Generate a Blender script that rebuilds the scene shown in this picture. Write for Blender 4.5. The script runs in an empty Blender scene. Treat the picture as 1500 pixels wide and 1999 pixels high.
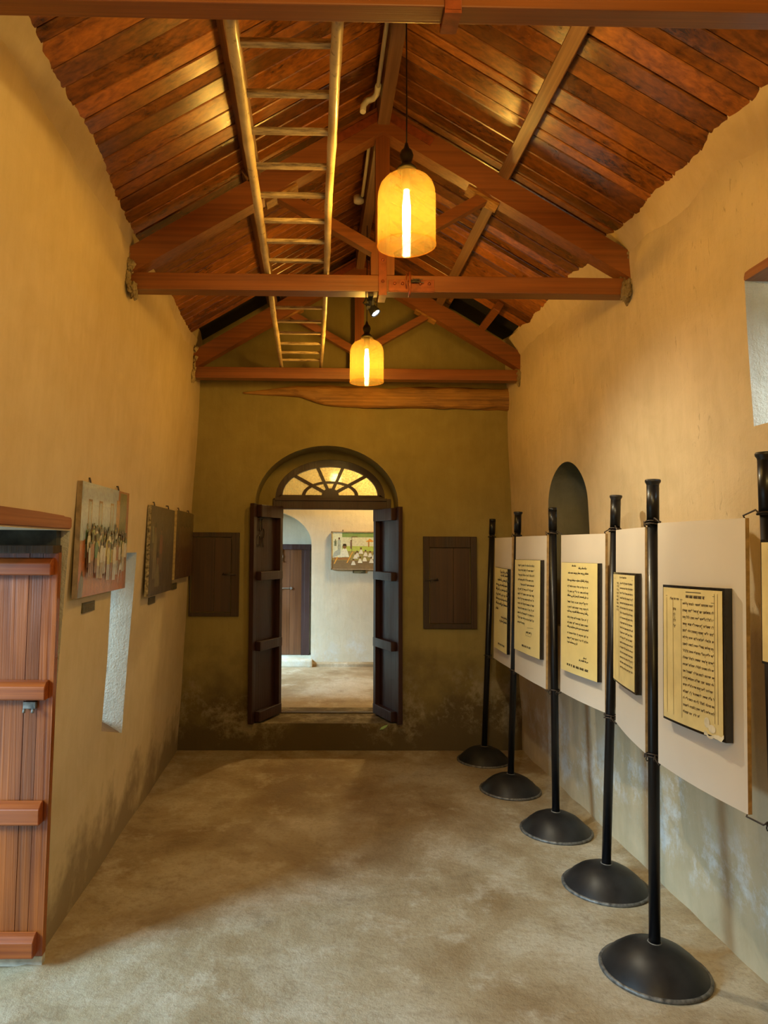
import bpy, bmesh, math, random
from mathutils import Vector, Matrix, noise
S = bpy.context.scene
COL = S.collection
R = math.radians
PI = math.pi
rnd = random.Random(7)

# ------------------------------------------------------------------ helpers
def B():
    return bmesh.new()

def box(bm, x0, x1, y0, y1, z0, z1, M=None, mi=0, bev=0.0):
    vs = [Vector((x, y, z)) for x in (x0, x1) for y in (y0, y1) for z in (z0, z1)]
    if M is not None:
        vs = [M @ v for v in vs]
    v = [bm.verts.new(c) for c in vs]
    fs = []
    for q in ((0, 1, 3, 2), (4, 6, 7, 5), (0, 4, 5, 1), (2, 3, 7, 6), (0, 2, 6, 4), (1, 5, 7, 3)):
        f = bm.faces.new([v[i] for i in q]); f.material_index = mi; fs.append(f)
    if bev > 0:
        es = list({e for f in fs for e in f.edges})
        r = bmesh.ops.bevel(bm, geom=es, offset=bev, segments=2, affect='EDGES', profile=0.6)
        for f in r['faces']:
            f.material_index = mi
    return v

def frame_from(d):
    d = d.normalized()
    a = Vector((0, 0, 1)) if abs(d.z) < 0.9 else Vector((1, 0, 0))
    u = d.cross(a).normalized(); w = u.cross(d).normalized()
    return u, w

def tube(bm, pts, r, seg=10, mi=0, closed=False, cap=True):
    pts = [Vector(p) for p in pts]
    n = len(pts); rings = []
    rr = r if isinstance(r, (list, tuple)) else [r] * n
    u = None
    for i, p in enumerate(pts):
        if closed:
            d = pts[(i + 1) % n] - pts[i - 1]
        else:
            d = pts[min(i + 1, n - 1)] - pts[max(i - 1, 0)]
        d.normalize()
        if u is None:
            u, w = frame_from(d)
        else:
            u = (u - d * u.dot(d))
            if u.length < 1e-6: u, w = frame_from(d)
            u.normalize()
        w = u.cross(d).normalized()
        rings.append([bm.verts.new(p + rr[i] * (math.cos(2 * PI * k / seg) * u + math.sin(2 * PI * k / seg) * w)) for k in range(seg)])
    m = n if closed else n - 1
    for i in range(m):
        a, b = rings[i], rings[(i + 1) % n]
        for k in range(seg):
            f = bm.faces.new((a[k], a[(k + 1) % seg], b[(k + 1) % seg], b[k])); f.smooth = True; f.material_index = mi
    if cap and not closed:
        for rg in (rings[0], rings[-1]):
            f = bm.faces.new(rg); f.material_index = mi

def lathe(bm, prof, c=(0, 0, 0), seg=32, mi=0, M=None):
    c = Vector(c); rings = []
    for (r, z) in prof:
        if r < 1e-6:
            v = Vector((0, 0, z)) + c
            rings.append([bm.verts.new(M @ v if M else v)])
        else:
            ring = []
            for k in range(seg):
                v = Vector((r * math.cos(2 * PI * k / seg), r * math.sin(2 * PI * k / seg), z)) + c
                ring.append(bm.verts.new(M @ v if M else v))
            rings.append(ring)
    for a, b in zip(rings, rings[1:]):
        if len(a) == 1 and len(b) == 1: continue
        for k in range(seg):
            k2 = (k + 1) % seg
            if len(a) == 1: f = bm.faces.new((a[0], b[k], b[k2]))
            elif len(b) == 1: f = bm.faces.new((a[k], b[0], a[k2]))
            else: f = bm.faces.new((a[k], b[k], b[k2], a[k2]))
            f.smooth = True; f.material_index = mi

def prism(bm, poly, axis, a0, a1, mi=0):
    """extrude a 2D polygon. axis 'y': poly=(x,z); 'x': poly=(y,z); 'z': poly=(x,y)"""
    def P(p, a):
        return {'y': (p[0], a, p[1]), 'x': (a, p[0], p[1]), 'z': (p[0], p[1], a)}[axis]
    lo = [bm.verts.new(P(p, a0)) for p in poly]; hi = [bm.verts.new(P(p, a1)) for p in poly]
    n = len(poly)
    for i in range(n):
        bm.faces.new((lo[i], lo[(i + 1) % n], hi[(i + 1) % n], hi[i])).material_index = mi
    bm.faces.new(lo).material_index = mi; bm.faces.new(hi).material_index = mi

def tag(o, label=None, cat=None, group=None, kind=None):
    if label: o['label'] = label
    if cat: o['category'] = cat
    if group: o['group'] = group
    if kind: o['kind'] = kind
    return o

def obj(name, bm, mats, parent=None, keep=False):
    bmesh.ops.recalc_face_normals(bm, faces=bm.faces[:])
    me = bpy.data.meshes.new(name)
    bm.to_mesh(me); bm.free()
    for m in (mats if isinstance(mats, (list, tuple)) else [mats]):
        me.materials.append(m)
    o = bpy.data.objects.new(name, me); COL.objects.link(o)
    if parent:
        o.parent = parent
        if not keep:
            # geometry was written in world space: bring it to the parent's frame
            o.matrix_parent_inverse = Matrix.Identity(4)
            root = parent
            M = Matrix.Identity(4)
            while root is not None:
                M = root.matrix_basis @ M; root = root.parent
            me.transform(M.inverted())
    return o

def empty(name, loc=(0, 0, 0), rz=0.0, **k):
    o = bpy.data.objects.new(name, None); COL.objects.link(o)
    o.location = loc; o.rotation_euler = (0, 0, rz)
    o.empty_display_size = 0.05
    return tag(o, **k)

def copy_tree(o, parent=None):
    c = o.copy(); COL.objects.link(c); c.parent = parent
    for ch in [x for x in bpy.data.objects if x.parent == o]:
        copy_tree(ch, c)
    return c

# ------------------------------------------------------------------ materials
class NT:
    def __init__(s, name):
        s.m = bpy.data.materials.new(name); s.m.use_nodes = True
        s.t = s.m.node_tree; s.n = s.t.nodes; s.l = s.t.links
        s.n.clear()
        s.out = s.n.new('ShaderNodeOutputMaterial')
        s.b = s.n.new('ShaderNodeBsdfPrincipled')
        s.l.new(s.b.outputs[0], s.out.inputs[0])
    def N(s, typ, **k):
        nd = s.n.new(typ)
        for a, v in k.items():
            if a.startswith('i_'): 
                key = a[2:]
                nd.inputs[int(key) if key.isdigit() else key.replace('_', ' ')].default_value = v
            else: setattr(nd, a, v)
        return nd
    def L(s, a, b): s.l.new(a, b)
    def coord(s, scale=(1, 1, 1), rot=(0, 0, 0), kind='Object'):
        tc = s.N('ShaderNodeTexCoord'); mp = s.N('ShaderNodeMapping')
        mp.inputs['Scale'].default_value = scale; mp.inputs['Rotation'].default_value = rot
        s.L(tc.outputs[kind], mp.inputs[0]); return mp.outputs[0]
    def noise(s, vec, scale, detail=4, rough=0.55, dist=0.0):
        nd = s.N('ShaderNodeTexNoise'); nd.inputs['Scale'].default_value = scale
        nd.inputs['Detail'].default_value = detail; nd.inputs['Roughness'].default_value = rough
        nd.inputs['Distortion'].default_value = dist
        s.L(vec, nd.inputs['Vector']); return nd.outputs[0]
    def ramp(s, fac, stops, interp='LINEAR'):
        r = s.N('ShaderNodeValToRGB'); e = r.color_ramp.elements; r.color_ramp.interpolation = interp
        while len(e) < len(stops): e.new(0.5)
        for k, (p, c) in enumerate(stops):
            e[k].position = p; e[k].color = (c[0], c[1], c[2], 1) if isinstance(c, (tuple, list)) else (c, c, c, 1)
        s.L(fac, r.inputs[0]); return r.outputs[0]
    def mix(s, fac, a, b, mode='MIX'):
        m = s.N('ShaderNodeMix', data_type='RGBA', blend_type=mode)
        for i, v in ((0, fac), (6, a), (7, b)):
            if hasattr(v, 'is_linked'): s.L(v, m.inputs[i])
            elif i == 0: m.inputs[0].default_value = v
            else: m.inputs[i].default_value = (v[0], v[1], v[2], 1)
        return m.outputs[2]
    def math(s, op, a, b=None, c=None, clamp=False):
        m = s.N('ShaderNodeMath', operation=op); m.use_clamp = clamp
        for i, v in enumerate((a, b, c)):
            if v is None: continue
            if hasattr(v, 'is_linked'): s.L(v, m.inputs[i])
            else: m.inputs[i].default_value = v
        return m.outputs[0]
    def bump(s, h, strength=0.3, dist=0.01):
        bp = s.N('ShaderNodeBump'); bp.inputs['Strength'].default_value = strength; bp.inputs['Distance'].default_value = dist
        s.L(h, bp.inputs['Height']); s.L(bp.outputs[0], s.b.inputs['Normal'])
    def set(s, **k):
        for a, v in k.items():
            i = s.b.inputs[a.replace('_', ' ')]
            if hasattr(v, 'is_linked'): s.L(v, i)
            elif isinstance(v, (tuple, list)): i.default_value = (v[0], v[1], v[2], 1)
            else: i.default_value = v

def m_plain(name, c, rough=0.6, metal=0.0, var=0.25, scale=20, bump=0.1, coat=0.0, spec=0.5):
    t = NT(name); v = t.coord()
    n = t.noise(v, scale, 5)
    t.set(Base_Color=t.ramp(n, [(0.3, [x * (1 - var) for x in c]), (0.7, [min(1, x * (1 + var)) for x in c])]),
          Roughness=rough, Metallic=metal, Coat_Weight=coat, Coat_Roughness=0.12)
    t.b.inputs['Specular IOR Level'].default_value = spec
    if bump: t.bump(n, bump, 0.004)
    return t.m

def m_wood(name, dark, light, axis='z', rough=0.35, coat=0.0, grain=9.0, bump=0.15, attr=False, knots=True, coat_rough=0.15, wave=0.0):
    t = NT(name)
    s = {'x': (0.25, 1, 1), 'y': (1, 0.25, 1), 'z': (1, 1, 0.25)}[axis]
    s = [a * 1.0 for a in s]
    v = t.coord(s)
    if attr:
        at = t.N('ShaderNodeAttribute', attribute_name='rnd')
        off = t.N('ShaderNodeVectorMath', operation='MULTIPLY_ADD')
        t.L(at.outputs['Color'], off.inputs[0]); off.inputs[1].default_value = (13, 17, 11); t.L(v, off.inputs[2])
        v = off.outputs[0]
    s2 = {'x': (0.06, 1, 1), 'y': (1, 0.06, 1), 'z': (1, 1, 0.06)}[axis]
    mp = t.N('ShaderNodeMapping'); mp.inputs['Scale'].default_value = s2; t.L(v, mp.inputs[0])
    n1 = t.noise(mp.outputs[0], grain * 7, 6, 0.6, 0.4)
    n2 = t.noise(v, grain * 0.6, 3, 0.5, 0.5)
    mixn = t.math('ADD', t.math('MULTIPLY', n1, 0.55), t.math('MULTIPLY', n2, 0.45))
    c = t.ramp(mixn, [(0.34, dark), (0.5, [(a + b) / 2 for a, b in zip(dark, light)]), (0.66, light)])
    if attr:
        sep = t.N('ShaderNodeSeparateColor'); t.L(at.outputs['Color'], sep.inputs[0])
        k = t.math('MULTIPLY_ADD', sep.outputs[0], 0.85, 0.5)
        kk = t.N('ShaderNodeCombineColor'); [t.L(k, kk.inputs[i]) for i in range(3)]
        c = t.mix(1.0, c, kk.outputs[0], 'MULTIPLY')
    if knots:
        kn = t.noise(v, grain * 0.35, 2, 0.5)
        c = t.mix(t.ramp(kn, [(0.68, 0.0), (0.76, 0.75)]), c, [x * 0.3 for x in dark])
    r = t.ramp(n2, [(0.3, max(0.05, rough - 0.1)), (0.7, rough + 0.15)])
    t.set(Base_Color=c, Roughness=r, Coat_Weight=coat, Coat_Roughness=coat_rough)
    h = t.math('ADD', t.math('MULTIPLY', n1, 0.5), t.noise(v, 3.0 if wave else grain, 2)) if wave else n1
    t.bump(h, max(bump, wave), 0.006 if not wave else 0.03)
    return t.m

def m_plaster(name, base, dark, low=None, eff=None, bump=0.35, seed=0.0, streak=0.3, low_h=0.5, rough_scale=1.0):
    """mud and lime plaster; low = damp stain colour near the floor, plus painted low-corner shade on the back wall, eff = salt bloom"""
    t = NT(name)
    v = t.coord()
    sh = t.N('ShaderNodeVectorMath', operation='ADD'); t.L(v, sh.inputs[0]); sh.inputs[1].default_value = (seed, seed * 1.7, 0)
    v = sh.outputs[0]
    big = t.noise(v, 1.3, 4, 0.6)
    mid = t.noise(v, 6.0, 5, 0.6, 0.5)
    st = t.N('ShaderNodeMapping'); st.inputs['Scale'].default_value = (1, 1, 0.16); t.L(v, st.inputs[0])
    stv = t.noise(st.outputs[0], 22, 5, 0.65)
    fine = t.noise(v, 90, 4, 0.65)
    f = t.math('ADD', t.math('MULTIPLY', big, 0.5), t.math('MULTIPLY', mid, 0.3))
    f = t.math('ADD', f, t.math('MULTIPLY', stv, 0.2))
    c = t.ramp(f, [(0.36, dark), (0.6, base)])
    # trowel marks: short dark scratches
    sc = t.N('ShaderNodeMapping'); sc.inputs['Scale'].default_value = (1, 1, 0.3); t.L(v, sc.inputs[0])
    scr = t.noise(sc.outputs[0], 45, 3, 0.7, 0.8)
    mask = t.math('MULTIPLY', t.ramp(scr, [(0.30, 1.0), (0.38, 0.0)]), t.ramp(big, [(0.45, 0.0), (0.65, 1.0)]))
    c = t.mix(t.math('MULTIPLY', mask, streak), c, [x * 0.5 for x in dark])
    sep = t.N('ShaderNodeSeparateXYZ'); tc = t.N('ShaderNodeTexCoord'); t.L(tc.outputs['Object'], sep.inputs[0])
    z = sep.outputs[2]
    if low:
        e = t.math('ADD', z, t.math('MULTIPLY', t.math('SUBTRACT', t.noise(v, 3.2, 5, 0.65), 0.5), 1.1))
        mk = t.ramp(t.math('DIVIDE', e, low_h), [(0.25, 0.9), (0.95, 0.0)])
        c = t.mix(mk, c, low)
    if eff:
        n = t.noise(v, 4.5, 8, 0.75, 0.0)
        e = t.math('ADD', z, t.math('MULTIPLY', t.math('SUBTRACT', t.noise(v, 2.6, 5, 0.65), 0.5), 0.9))
        band = t.math('MULTIPLY', t.ramp(e, [(0.12, 0.0), (0.24, 1.0)]), t.ramp(e, [(0.42, 1.0), (0.62, 0.0)]))
        mk = t.math('MULTIPLY', band, t.ramp(n, [(0.47, 0.0), (0.6, 0.9)]))
        c = t.mix(mk, c, eff)
    h = t.math('ADD', t.math('MULTIPLY', mid, 0.9), t.math('MULTIPLY', stv, 0.35))
    h = t.math('ADD', h, t.math('MULTIPLY', fine, 0.16 * rough_scale))
    t.set(Base_Color=c, Roughness=0.88)
    t.b.inputs['Specular IOR Level'].default_value = 0.25
    t.bump(h, bump, 0.02)
    return t.m

M = {}
M['wall'] = m_plaster('mud_plaster', (0.62, 0.48, 0.29), (0.50, 0.37, 0.20), bump=0.28)
M['wallL'] = m_plaster('mud_plaster_left', (0.64, 0.50, 0.29), (0.53, 0.40, 0.21), low=(0.26, 0.19, 0.10), bump=0.28, seed=3.1, streak=0.15, low_h=0.4)
M['wallR'] = m_plaster('mud_plaster_right', (0.60, 0.47, 0.29), (0.46, 0.36, 0.21), eff=(0.66, 0.64, 0.58), bump=0.4, seed=9.4, streak=0.55)
M['wallB'] = m_plaster('mud_plaster_back', (0.30, 0.235, 0.082), (0.225, 0.17, 0.055), low=(0.085, 0.058, 0.026), eff=(0.28, 0.23, 0.14), bump=0.3, seed=5.7, streak=0.2, low_h=0.9)  # low: damp stain, made taller and darker to paint in low-corner shade
M['wallF'] = m_plaster('lime_plaster_far', (0.62, 0.54, 0.38), (0.5, 0.43, 0.30), eff=(0.6, 0.58, 0.5), bump=0.4, seed=1.3)
M['reveal'] = m_plaster('rough_lime', (0.66, 0.62, 0.5), (0.46, 0.42, 0.33), bump=0.9, seed=2.2, streak=0.8, rough_scale=3)
M['crumb'] = m_plaster('crumbling_plaster', (0.42, 0.32, 0.17), (0.14, 0.085, 0.035), bump=0.8, seed=8.8, rough_scale=3)
M['gcement'] = m_plaster('dark_grey_plaster', (0.24, 0.215, 0.13), (0.15, 0.135, 0.075), bump=0.4, seed=4.4)  # darker grey tone on the faces inside the right wall niche
M['shadecement'] = m_plain('shaded_cement', (0.045, 0.045, 0.035), 0.9, var=0.6, scale=14, bump=0.6)

def m_floor():
    t = NT('rough_cement_floor'); v = t.coord()
    big = t.noise(v, 1.1, 6, 0.65, 0.3); mid = t.noise(v, 3.6, 8, 0.72, 0.0); fine = t.noise(v, 45, 5, 0.7); grit = t.noise(v, 160, 3, 0.7)
    c = t.ramp(big, [(0.36, (0.25, 0.165, 0.075)), (0.5, (0.37, 0.285, 0.165)), (0.62, (0.47, 0.40, 0.28))])
    c = t.mix(t.ramp(mid, [(0.52, 0.0), (0.66, 0.6)]), c, (0.58, 0.51, 0.38))
    c = t.mix(t.ramp(mid, [(0.34, 0.6), (0.46, 0.0)]), c, (0.20, 0.135, 0.065))
    c = t.mix(t.ramp(fine, [(0.35, 0.3), (0.5, 0.0)]), c, (0.17, 0.12, 0.07))
    t.set(Base_Color=c, Roughness=t.ramp(big, [(0.3, 0.62), (0.7, 0.8)]))
    t.b.inputs['Specular IOR Level'].default_value = 0.35
    h = t.math('ADD', t.math('MULTIPLY', mid, 1.2), t.math('MULTIPLY', fine, 0.35))
    h = t.math('ADD', h, t.math('MULTIPLY', grit, 0.1))
    t.bump(h, 0.5, 0.02)
    return t.m
M['floor'] = m_floor()
M['ceil'] = m_wood('varnished_roof_boards', (0.050, 0.013, 0.002), (0.42, 0.130, 0.014), axis='x', rough=0.30, coat=0.35, grain=6, bump=0.12, attr=True, coat_rough=0.22)
M['truss'] = m_wood('red_brown_timber', (0.13, 0.038, 0.008), (0.28, 0.088, 0.018), axis='x', rough=0.42, coat=0.15, grain=8)
M['trussz'] = m_wood('red_brown_timber_upright', (0.13, 0.038, 0.008), (0.26, 0.080, 0.018), axis='z', rough=0.42, coat=0.15, grain=8)
M['purlin'] = m_wood('brown_purlin', (0.11, 0.045, 0.016), (0.28, 0.14, 0.055), axis='y', rough=0.45, coat=0.1, grain=10)
M['iron'] = m_plain('red_oxide_iron', (0.24, 0.055, 0.014), 0.4, 0.2, 0.3, 30, 0.15, coat=0.2)
M['log'] = m_wood('hewn_log', (0.13, 0.055, 0.012), (0.50, 0.24, 0.05), axis='x', rough=0.6, grain=10, bump=1.0)
M['leafdoor'] = m_wood('varnished_teak', (0.15, 0.026, 0.003), (0.56, 0.135, 0.012), axis='z', rough=0.34, coat=0.4, grain=8, bump=0.08, attr=True, coat_rough=0.10, wave=0.35)
M['leafbat'] = m_wood('varnished_teak_batten', (0.15, 0.026, 0.005), (0.40, 0.095, 0.014), axis='x', rough=0.30, coat=0.45, grain=9, bump=0.2, coat_rough=0.12)
M['maroon'] = m_wood('maroon_paint', (0.026, 0.008, 0.006), (0.046, 0.014, 0.010), axis='z', rough=0.45, coat=0.06, grain=8, bump=0.2, knots=False, wave=0.3, coat_rough=0.15)
M['cup'] = m_wood('cupboard_wood', (0.030, 0.012, 0.003), (0.075, 0.030, 0.006), axis='z', rough=0.45, coat=0.1, grain=9)
M['cupf'] = m_wood('cupboard_frame_wood', (0.018, 0.009, 0.003), (0.065, 0.032, 0.011), axis='z', rough=0.6, grain=12, bump=0.5)
M['fardoor'] = m_wood('teak_door', (0.075, 0.020, 0.005), (0.22, 0.075, 0.018), axis='z', rough=0.4, coat=0.3, grain=7, attr=True)
M['lintel'] = m_wood('lintel_wood', (0.16, 0.05, 0.02), (0.36, 0.14, 0.06), axis='y', rough=0.55, coat=0.1, grain=8, bump=0.3)
M['black'] = m_plain('black_enamel', (0.005, 0.005, 0.006), 0.36, 0.0, 0.3, 30, 0.08, coat=0.05, spec=0.35)
M['blackworn'] = m_plain('worn_black_iron', (0.022, 0.021, 0.020), 0.42, 0.35, 0.5, 9, 0.15)
M['rim'] = m_plain('worn_rim', (0.16, 0.15, 0.13), 0.5, 0.4, 0.7, 40, 0.3)
M['wire'] = m_plain('rusty_wire', (0.07, 0.055, 0.045), 0.5, 0.6)
M['board'] = m_plain('offwhite_board', (0.74, 0.66, 0.55), 0.5, 0, 0.04, 3, 0.04)
M['edge'] = m_plain('ply_edge', (0.42, 0.27, 0.11), 0.7, 0, 0.3, 40)
M['blkedge'] = m_plain('black_gloss_edge', (0.012, 0.010, 0.009), 0.22, 0, 0.5, 60, 0.5, coat=0.5)
M['page'] = m_plain('aged_paper', (0.88, 0.74, 0.32), 0.45, 0, 0.08, 5, 0.03)
M['pageb'] = m_plain('aged_paper_tan', (0.80, 0.65, 0.30), 0.45, 0, 0.14, 8, 0.05)
M['ink'] = m_plain('ink', (0.02, 0.014, 0.008), 0.6, 0, 0.1, 10, 0)
M['inkb'] = m_plain('brown_ink', (0.13, 0.085, 0.035), 0.6, 0, 0.1, 10, 0)
M['chip'] = m_plain('torn_paper', (0.8, 0.72, 0.52), 0.7)
M['brassy'] = m_plain('dull_steel', (0.35, 0.32, 0.28), 0.4, 0.7)
M['pvc'] = m_plain('pvc', (0.62, 0.56, 0.42), 0.45, 0, 0.08, 10, 0.03)
M['plaque'] = m_plain('dark_olive_plaque', (0.10, 0.085, 0.04), 0.45, 0.3, 0.4, 50, 0.1)
M['white'] = m_plain('gold_print', (0.5, 0.42, 0.2), 0.5, 0, 0.1, 10, 0)
M['leaf'] = m_plain('pale_green', (0.35, 0.55, 0.2), 0.5)
M['canvedge'] = m_plain('canvas_edge', (0.30, 0.21, 0.11), 0.75, 0, 0.3, 30, 0.3)
M['bracket'] = m_plain('bracket_black', (0.02, 0.02, 0.02), 0.5, 0.2)
M['brass'] = m_plain('dark_bronze', (0.05, 0.045, 0.025), 0.35, 0.6)

def m_bamboo():
    t = NT('bamboo_pole'); v = t.coord()
    n = t.noise(v, 35, 5, 0.7); b = t.noise(v, 5, 4, 0.6)
    c = t.ramp(b, [(0.35, (0.42, 0.29, 0.12)), (0.6, (0.68, 0.52, 0.27))])
    c = t.mix(t.ramp(n, [(0.30, 0.85), (0.42, 0.0)]), c, (0.13, 0.075, 0.03))
    t.set(Base_Color=c, Roughness=0.42, Coat_Weight=0.15); t.bump(n, 0.2, 0.004); return t.m
M['bamboo'] = m_bamboo()
def m_rung():
    t = NT('split_bamboo'); v = t.coord((0.4, 3, 3))
    n = t.noise(v, 32, 5, 0.7); b = t.noise(v, 5, 4, 0.6)
    c = t.ramp(n, [(0.36, (0.16, 0.10, 0.045)), (0.5, (0.42, 0.30, 0.15)), (0.64, (0.62, 0.47, 0.25))])
    c = t.mix(t.ramp(b, [(0.32, 0.7), (0.45, 0.0)]), c, (0.10, 0.06, 0.03))
    t.set(Base_Color=c, Roughness=0.55); t.bump(n, 0.4, 0.004); return t.m
M['rung'] = m_rung()

def m_painting(name, rough=0.22, coat=0.6):
    t = NT(name); v = t.coord()
    a = t.N('ShaderNodeAttribute', attribute_name='Col')
    n = t.noise(v, 45, 5, 0.65); n2 = t.noise(v, 12, 4, 0.6)
    c = t.mix(t.ramp(n, [(0.35, 0.25), (0.55, 0.0)]), a.outputs['Color'], (0.16, 0.09, 0.04))
    c = t.mix(t.ramp(n2, [(0.5, 0.0), (0.8, 0.2)]), c, (0.60, 0.42, 0.18))
    t.set(Base_Color=c, Roughness=rough, Coat_Weight=coat, Coat_Roughness=0.12)
    t.bump(t.math('ADD', n, t.math('MULTIPLY', n2, 1.5)), 0.35, 0.008)
    return t.m
M['paint'] = m_painting('oil_paint')
M['paintdull'] = m_painting('oil_paint_dark', 0.3, 0.25)

def m_shade():
    t = NT('amber_seeded_glass'); v = t.coord()
    st = t.N('ShaderNodeMapping'); st.inputs['Scale'].default_value = (1, 1, 3.5); t.L(v, st.inputs[0])
    n = t.noise(st.outputs[0], 14, 5, 0.6, 1.5)
    col = t.ramp(n, [(0.35, (1.0, 0.66, 0.26)), (0.6, (1.0, 0.80, 0.44))])
    tr = t.N('ShaderNodeBsdfTransparent'); t.L(col, tr.inputs[0])
    dc = t.ramp(n, [(0.35, (0.8, 0.38, 0.06)), (0.6, (0.8, 0.46, 0.10))])
    tl = t.N('ShaderNodeBsdfTranslucent'); t.L(dc, tl.inputs[0])
    df = t.N('ShaderNodeBsdfDiffuse'); t.L(dc, df.inputs[0])
    gl = t.N('ShaderNodeBsdfGlossy'); gl.inputs['Roughness'].default_value = 0.08
    a = t.N('ShaderNodeMixShader'); a.inputs[0].default_value = 0.45; t.L(tl.outputs[0], a.inputs[1]); t.L(df.outputs[0], a.inputs[2])
    b = t.N('ShaderNodeMixShader'); t.L(t.ramp(n, [(0.3, 0.085), (0.7, 0.06)]), b.inputs[0]); t.L(tr.outputs[0], b.inputs[1]); t.L(a.outputs[0], b.inputs[2])
    fr = t.N('ShaderNodeFresnel'); fr.inputs[0].default_value = 1.45
    c = t.N('ShaderNodeMixShader'); t.L(t.math('MULTIPLY', fr.outputs[0], 0.35), c.inputs[0]); t.L(b.outputs[0], c.inputs[1]); t.L(gl.outputs[0], c.inputs[2])
    t.L(c.outputs[0], t.out.inputs[0]); t.n.remove(t.b)
    return t.m
M['shade'] = m_shade()
def m_emit(name, c, s):
    t = NT(name); e = t.N('ShaderNodeEmission'); e.inputs[0].default_value = (*c, 1); e.inputs[1].default_value = s
    t.L(e.outputs[0], t.out.inputs[0]); t.n.remove(t.b); return t.m
BULB = 420.0
M['bulb'] = m_emit('bulb_glow', (1.0, 0.72, 0.22), BULB)
M['led'] = m_emit('led_glow', (0.95, 0.97, 1.0), 120.0)
def m_pane():
    t = NT('dusty_pane'); v = t.coord(); n = t.noise(v, 60, 5, 0.7)
    tr = t.N('ShaderNodeBsdfTransparent'); tr.inputs[0].default_value = (0.98, 0.93, 0.74, 1)
    df = t.N('ShaderNodeBsdfTranslucent'); df.inputs[0].default_value = (0.8, 0.72, 0.42, 1)
    b = t.N('ShaderNodeMixShader'); t.L(t.ramp(n, [(0.45, 0.10), (0.7, 0.45)]), b.inputs[0]); t.L(tr.outputs[0], b.inputs[1]); t.L(df.outputs[0], b.inputs[2])
    gl = t.N('ShaderNodeBsdfGlossy'); gl.inputs['Roughness'].default_value = 0.05
    c = t.N('ShaderNodeMixShader'); c.inputs[0].default_value = 0.012; t.L(b.outputs[0], c.inputs[1]); t.L(gl.outputs[0], c.inputs[2])
    t.L(c.outputs[0], t.out.inputs[0]); t.n.remove(t.b); return t.m
M['pane'] = m_pane()
def m_grass():
    t = NT('garden_grass'); v = t.coord(); n = t.noise(v, 4, 5, 0.7)
    t.set(Base_Color=t.ramp(n, [(0.35, (0.10, 0.17, 0.03)), (0.65, (0.30, 0.36, 0.10))]), Roughness=0.9); t.bump(n, 0.5, 0.05); return t.m
M['grass'] = m_grass()
M['earth'] = m_plain('pale_paving', (0.45, 0.42, 0.36), 0.85, 0, 0.2, 3, 0.3)
M['roofdark'] = m_plain('dark_roof_void', (0.012, 0.009, 0.006), 0.9)  # near black paints in the unlit void; the sheet also stops light

# ------------------------------------------------------------------ geometry of the room
YB = 5.80                      # face of the back wall
def XL(z, y=0): return -1.088 + 0.046 * z
def XR(z, y=3): return 1.712 - 0.036 * z - 0.010 * (y - 3)
RX = 0.335                     # ridge
def CZ(x): return 3.985 - 0.6 * abs(x - RX)     # underside of the roof boards

def grid_wall(axis, a0, a1, b0, b1, z0, z1, step):
    """solid box whose faces are subdivided; axis = normal axis ('x' or 'y'); a = extent along the normal, b = along the wall"""
    bm = B()
    if axis == 'x': box(bm, a0, a1, b0, b1, z0, z1)
    else: box(bm, b0, b1, a0, a1, z0, z1)
    n = (0, 1, 0) if axis == 'x' else (1, 0, 0)
    k = b0 + step
    while k < b1 - 1e-4:
        co = (0, k, 0) if axis == 'x' else (k, 0, 0)
        bmesh.ops.bisect_plane(bm, geom=bm.verts[:] + bm.edges[:] + bm.faces[:], plane_co=co, plane_no=n); k += step
    k = z0 + step
    while k < z1 - 1e-4:
        bmesh.ops.bisect_plane(bm, geom=bm.verts[:] + bm.edges[:] + bm.faces[:], plane_co=(0, 0, k), plane_no=(0, 0, 1)); k += step
    return bm

def cut(bm, cutters):
    me = bpy.data.meshes.new('tmp'); bmesh.ops.recalc_face_normals(bm, faces=bm.faces[:]); bm.to_mesh(me); bm.free()
    o = bpy.data.objects.new('tmp', me); COL.objects.link(o); tmp = [o]
    for c in cutters:
        bmesh.ops.recalc_face_normals(c, faces=c.faces[:])
        cm = bpy.data.meshes.new('cut'); c.to_mesh(cm); c.free()
        co = bpy.data.objects.new('cut', cm); COL.objects.link(co); tmp.append(co)
        md = o.modifiers.new('b', 'BOOLEAN'); md.operation = 'DIFFERENCE'; md.solver = 'EXACT'; md.object = co
    bpy.context.view_layer.update()
    ev = o.evaluated_get(bpy.context.evaluated_depsgraph_get())
    out = B(); out.from_mesh(ev.to_mesh()); ev.to_mesh_clear()
    for t in tmp:
        d = t.data; bpy.data.objects.remove(t); bpy.data.meshes.remove(d)
    bmesh.ops.triangulate(out, faces=out.faces[:])
    return out

def soften(bm, ang=32):
    for f in bm.faces: f.smooth = True
    for e in bm.edges:
        if len(e.link_faces) == 2 and e.calc_face_angle(0) > R(ang): e.smooth = False

def archpoly(c, zc, a, b, zb, n=28, x0=None, x1=None):
    p = [(c + a * math.cos(PI * k / n), zc + b * math.sin(PI * k / n)) for k in range(n + 1)]
    return p + [(c - a, zb), (c + a, zb)]

def wob(p, amp, s):
    return amp * noise.noise(Vector(p) * s)

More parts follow.
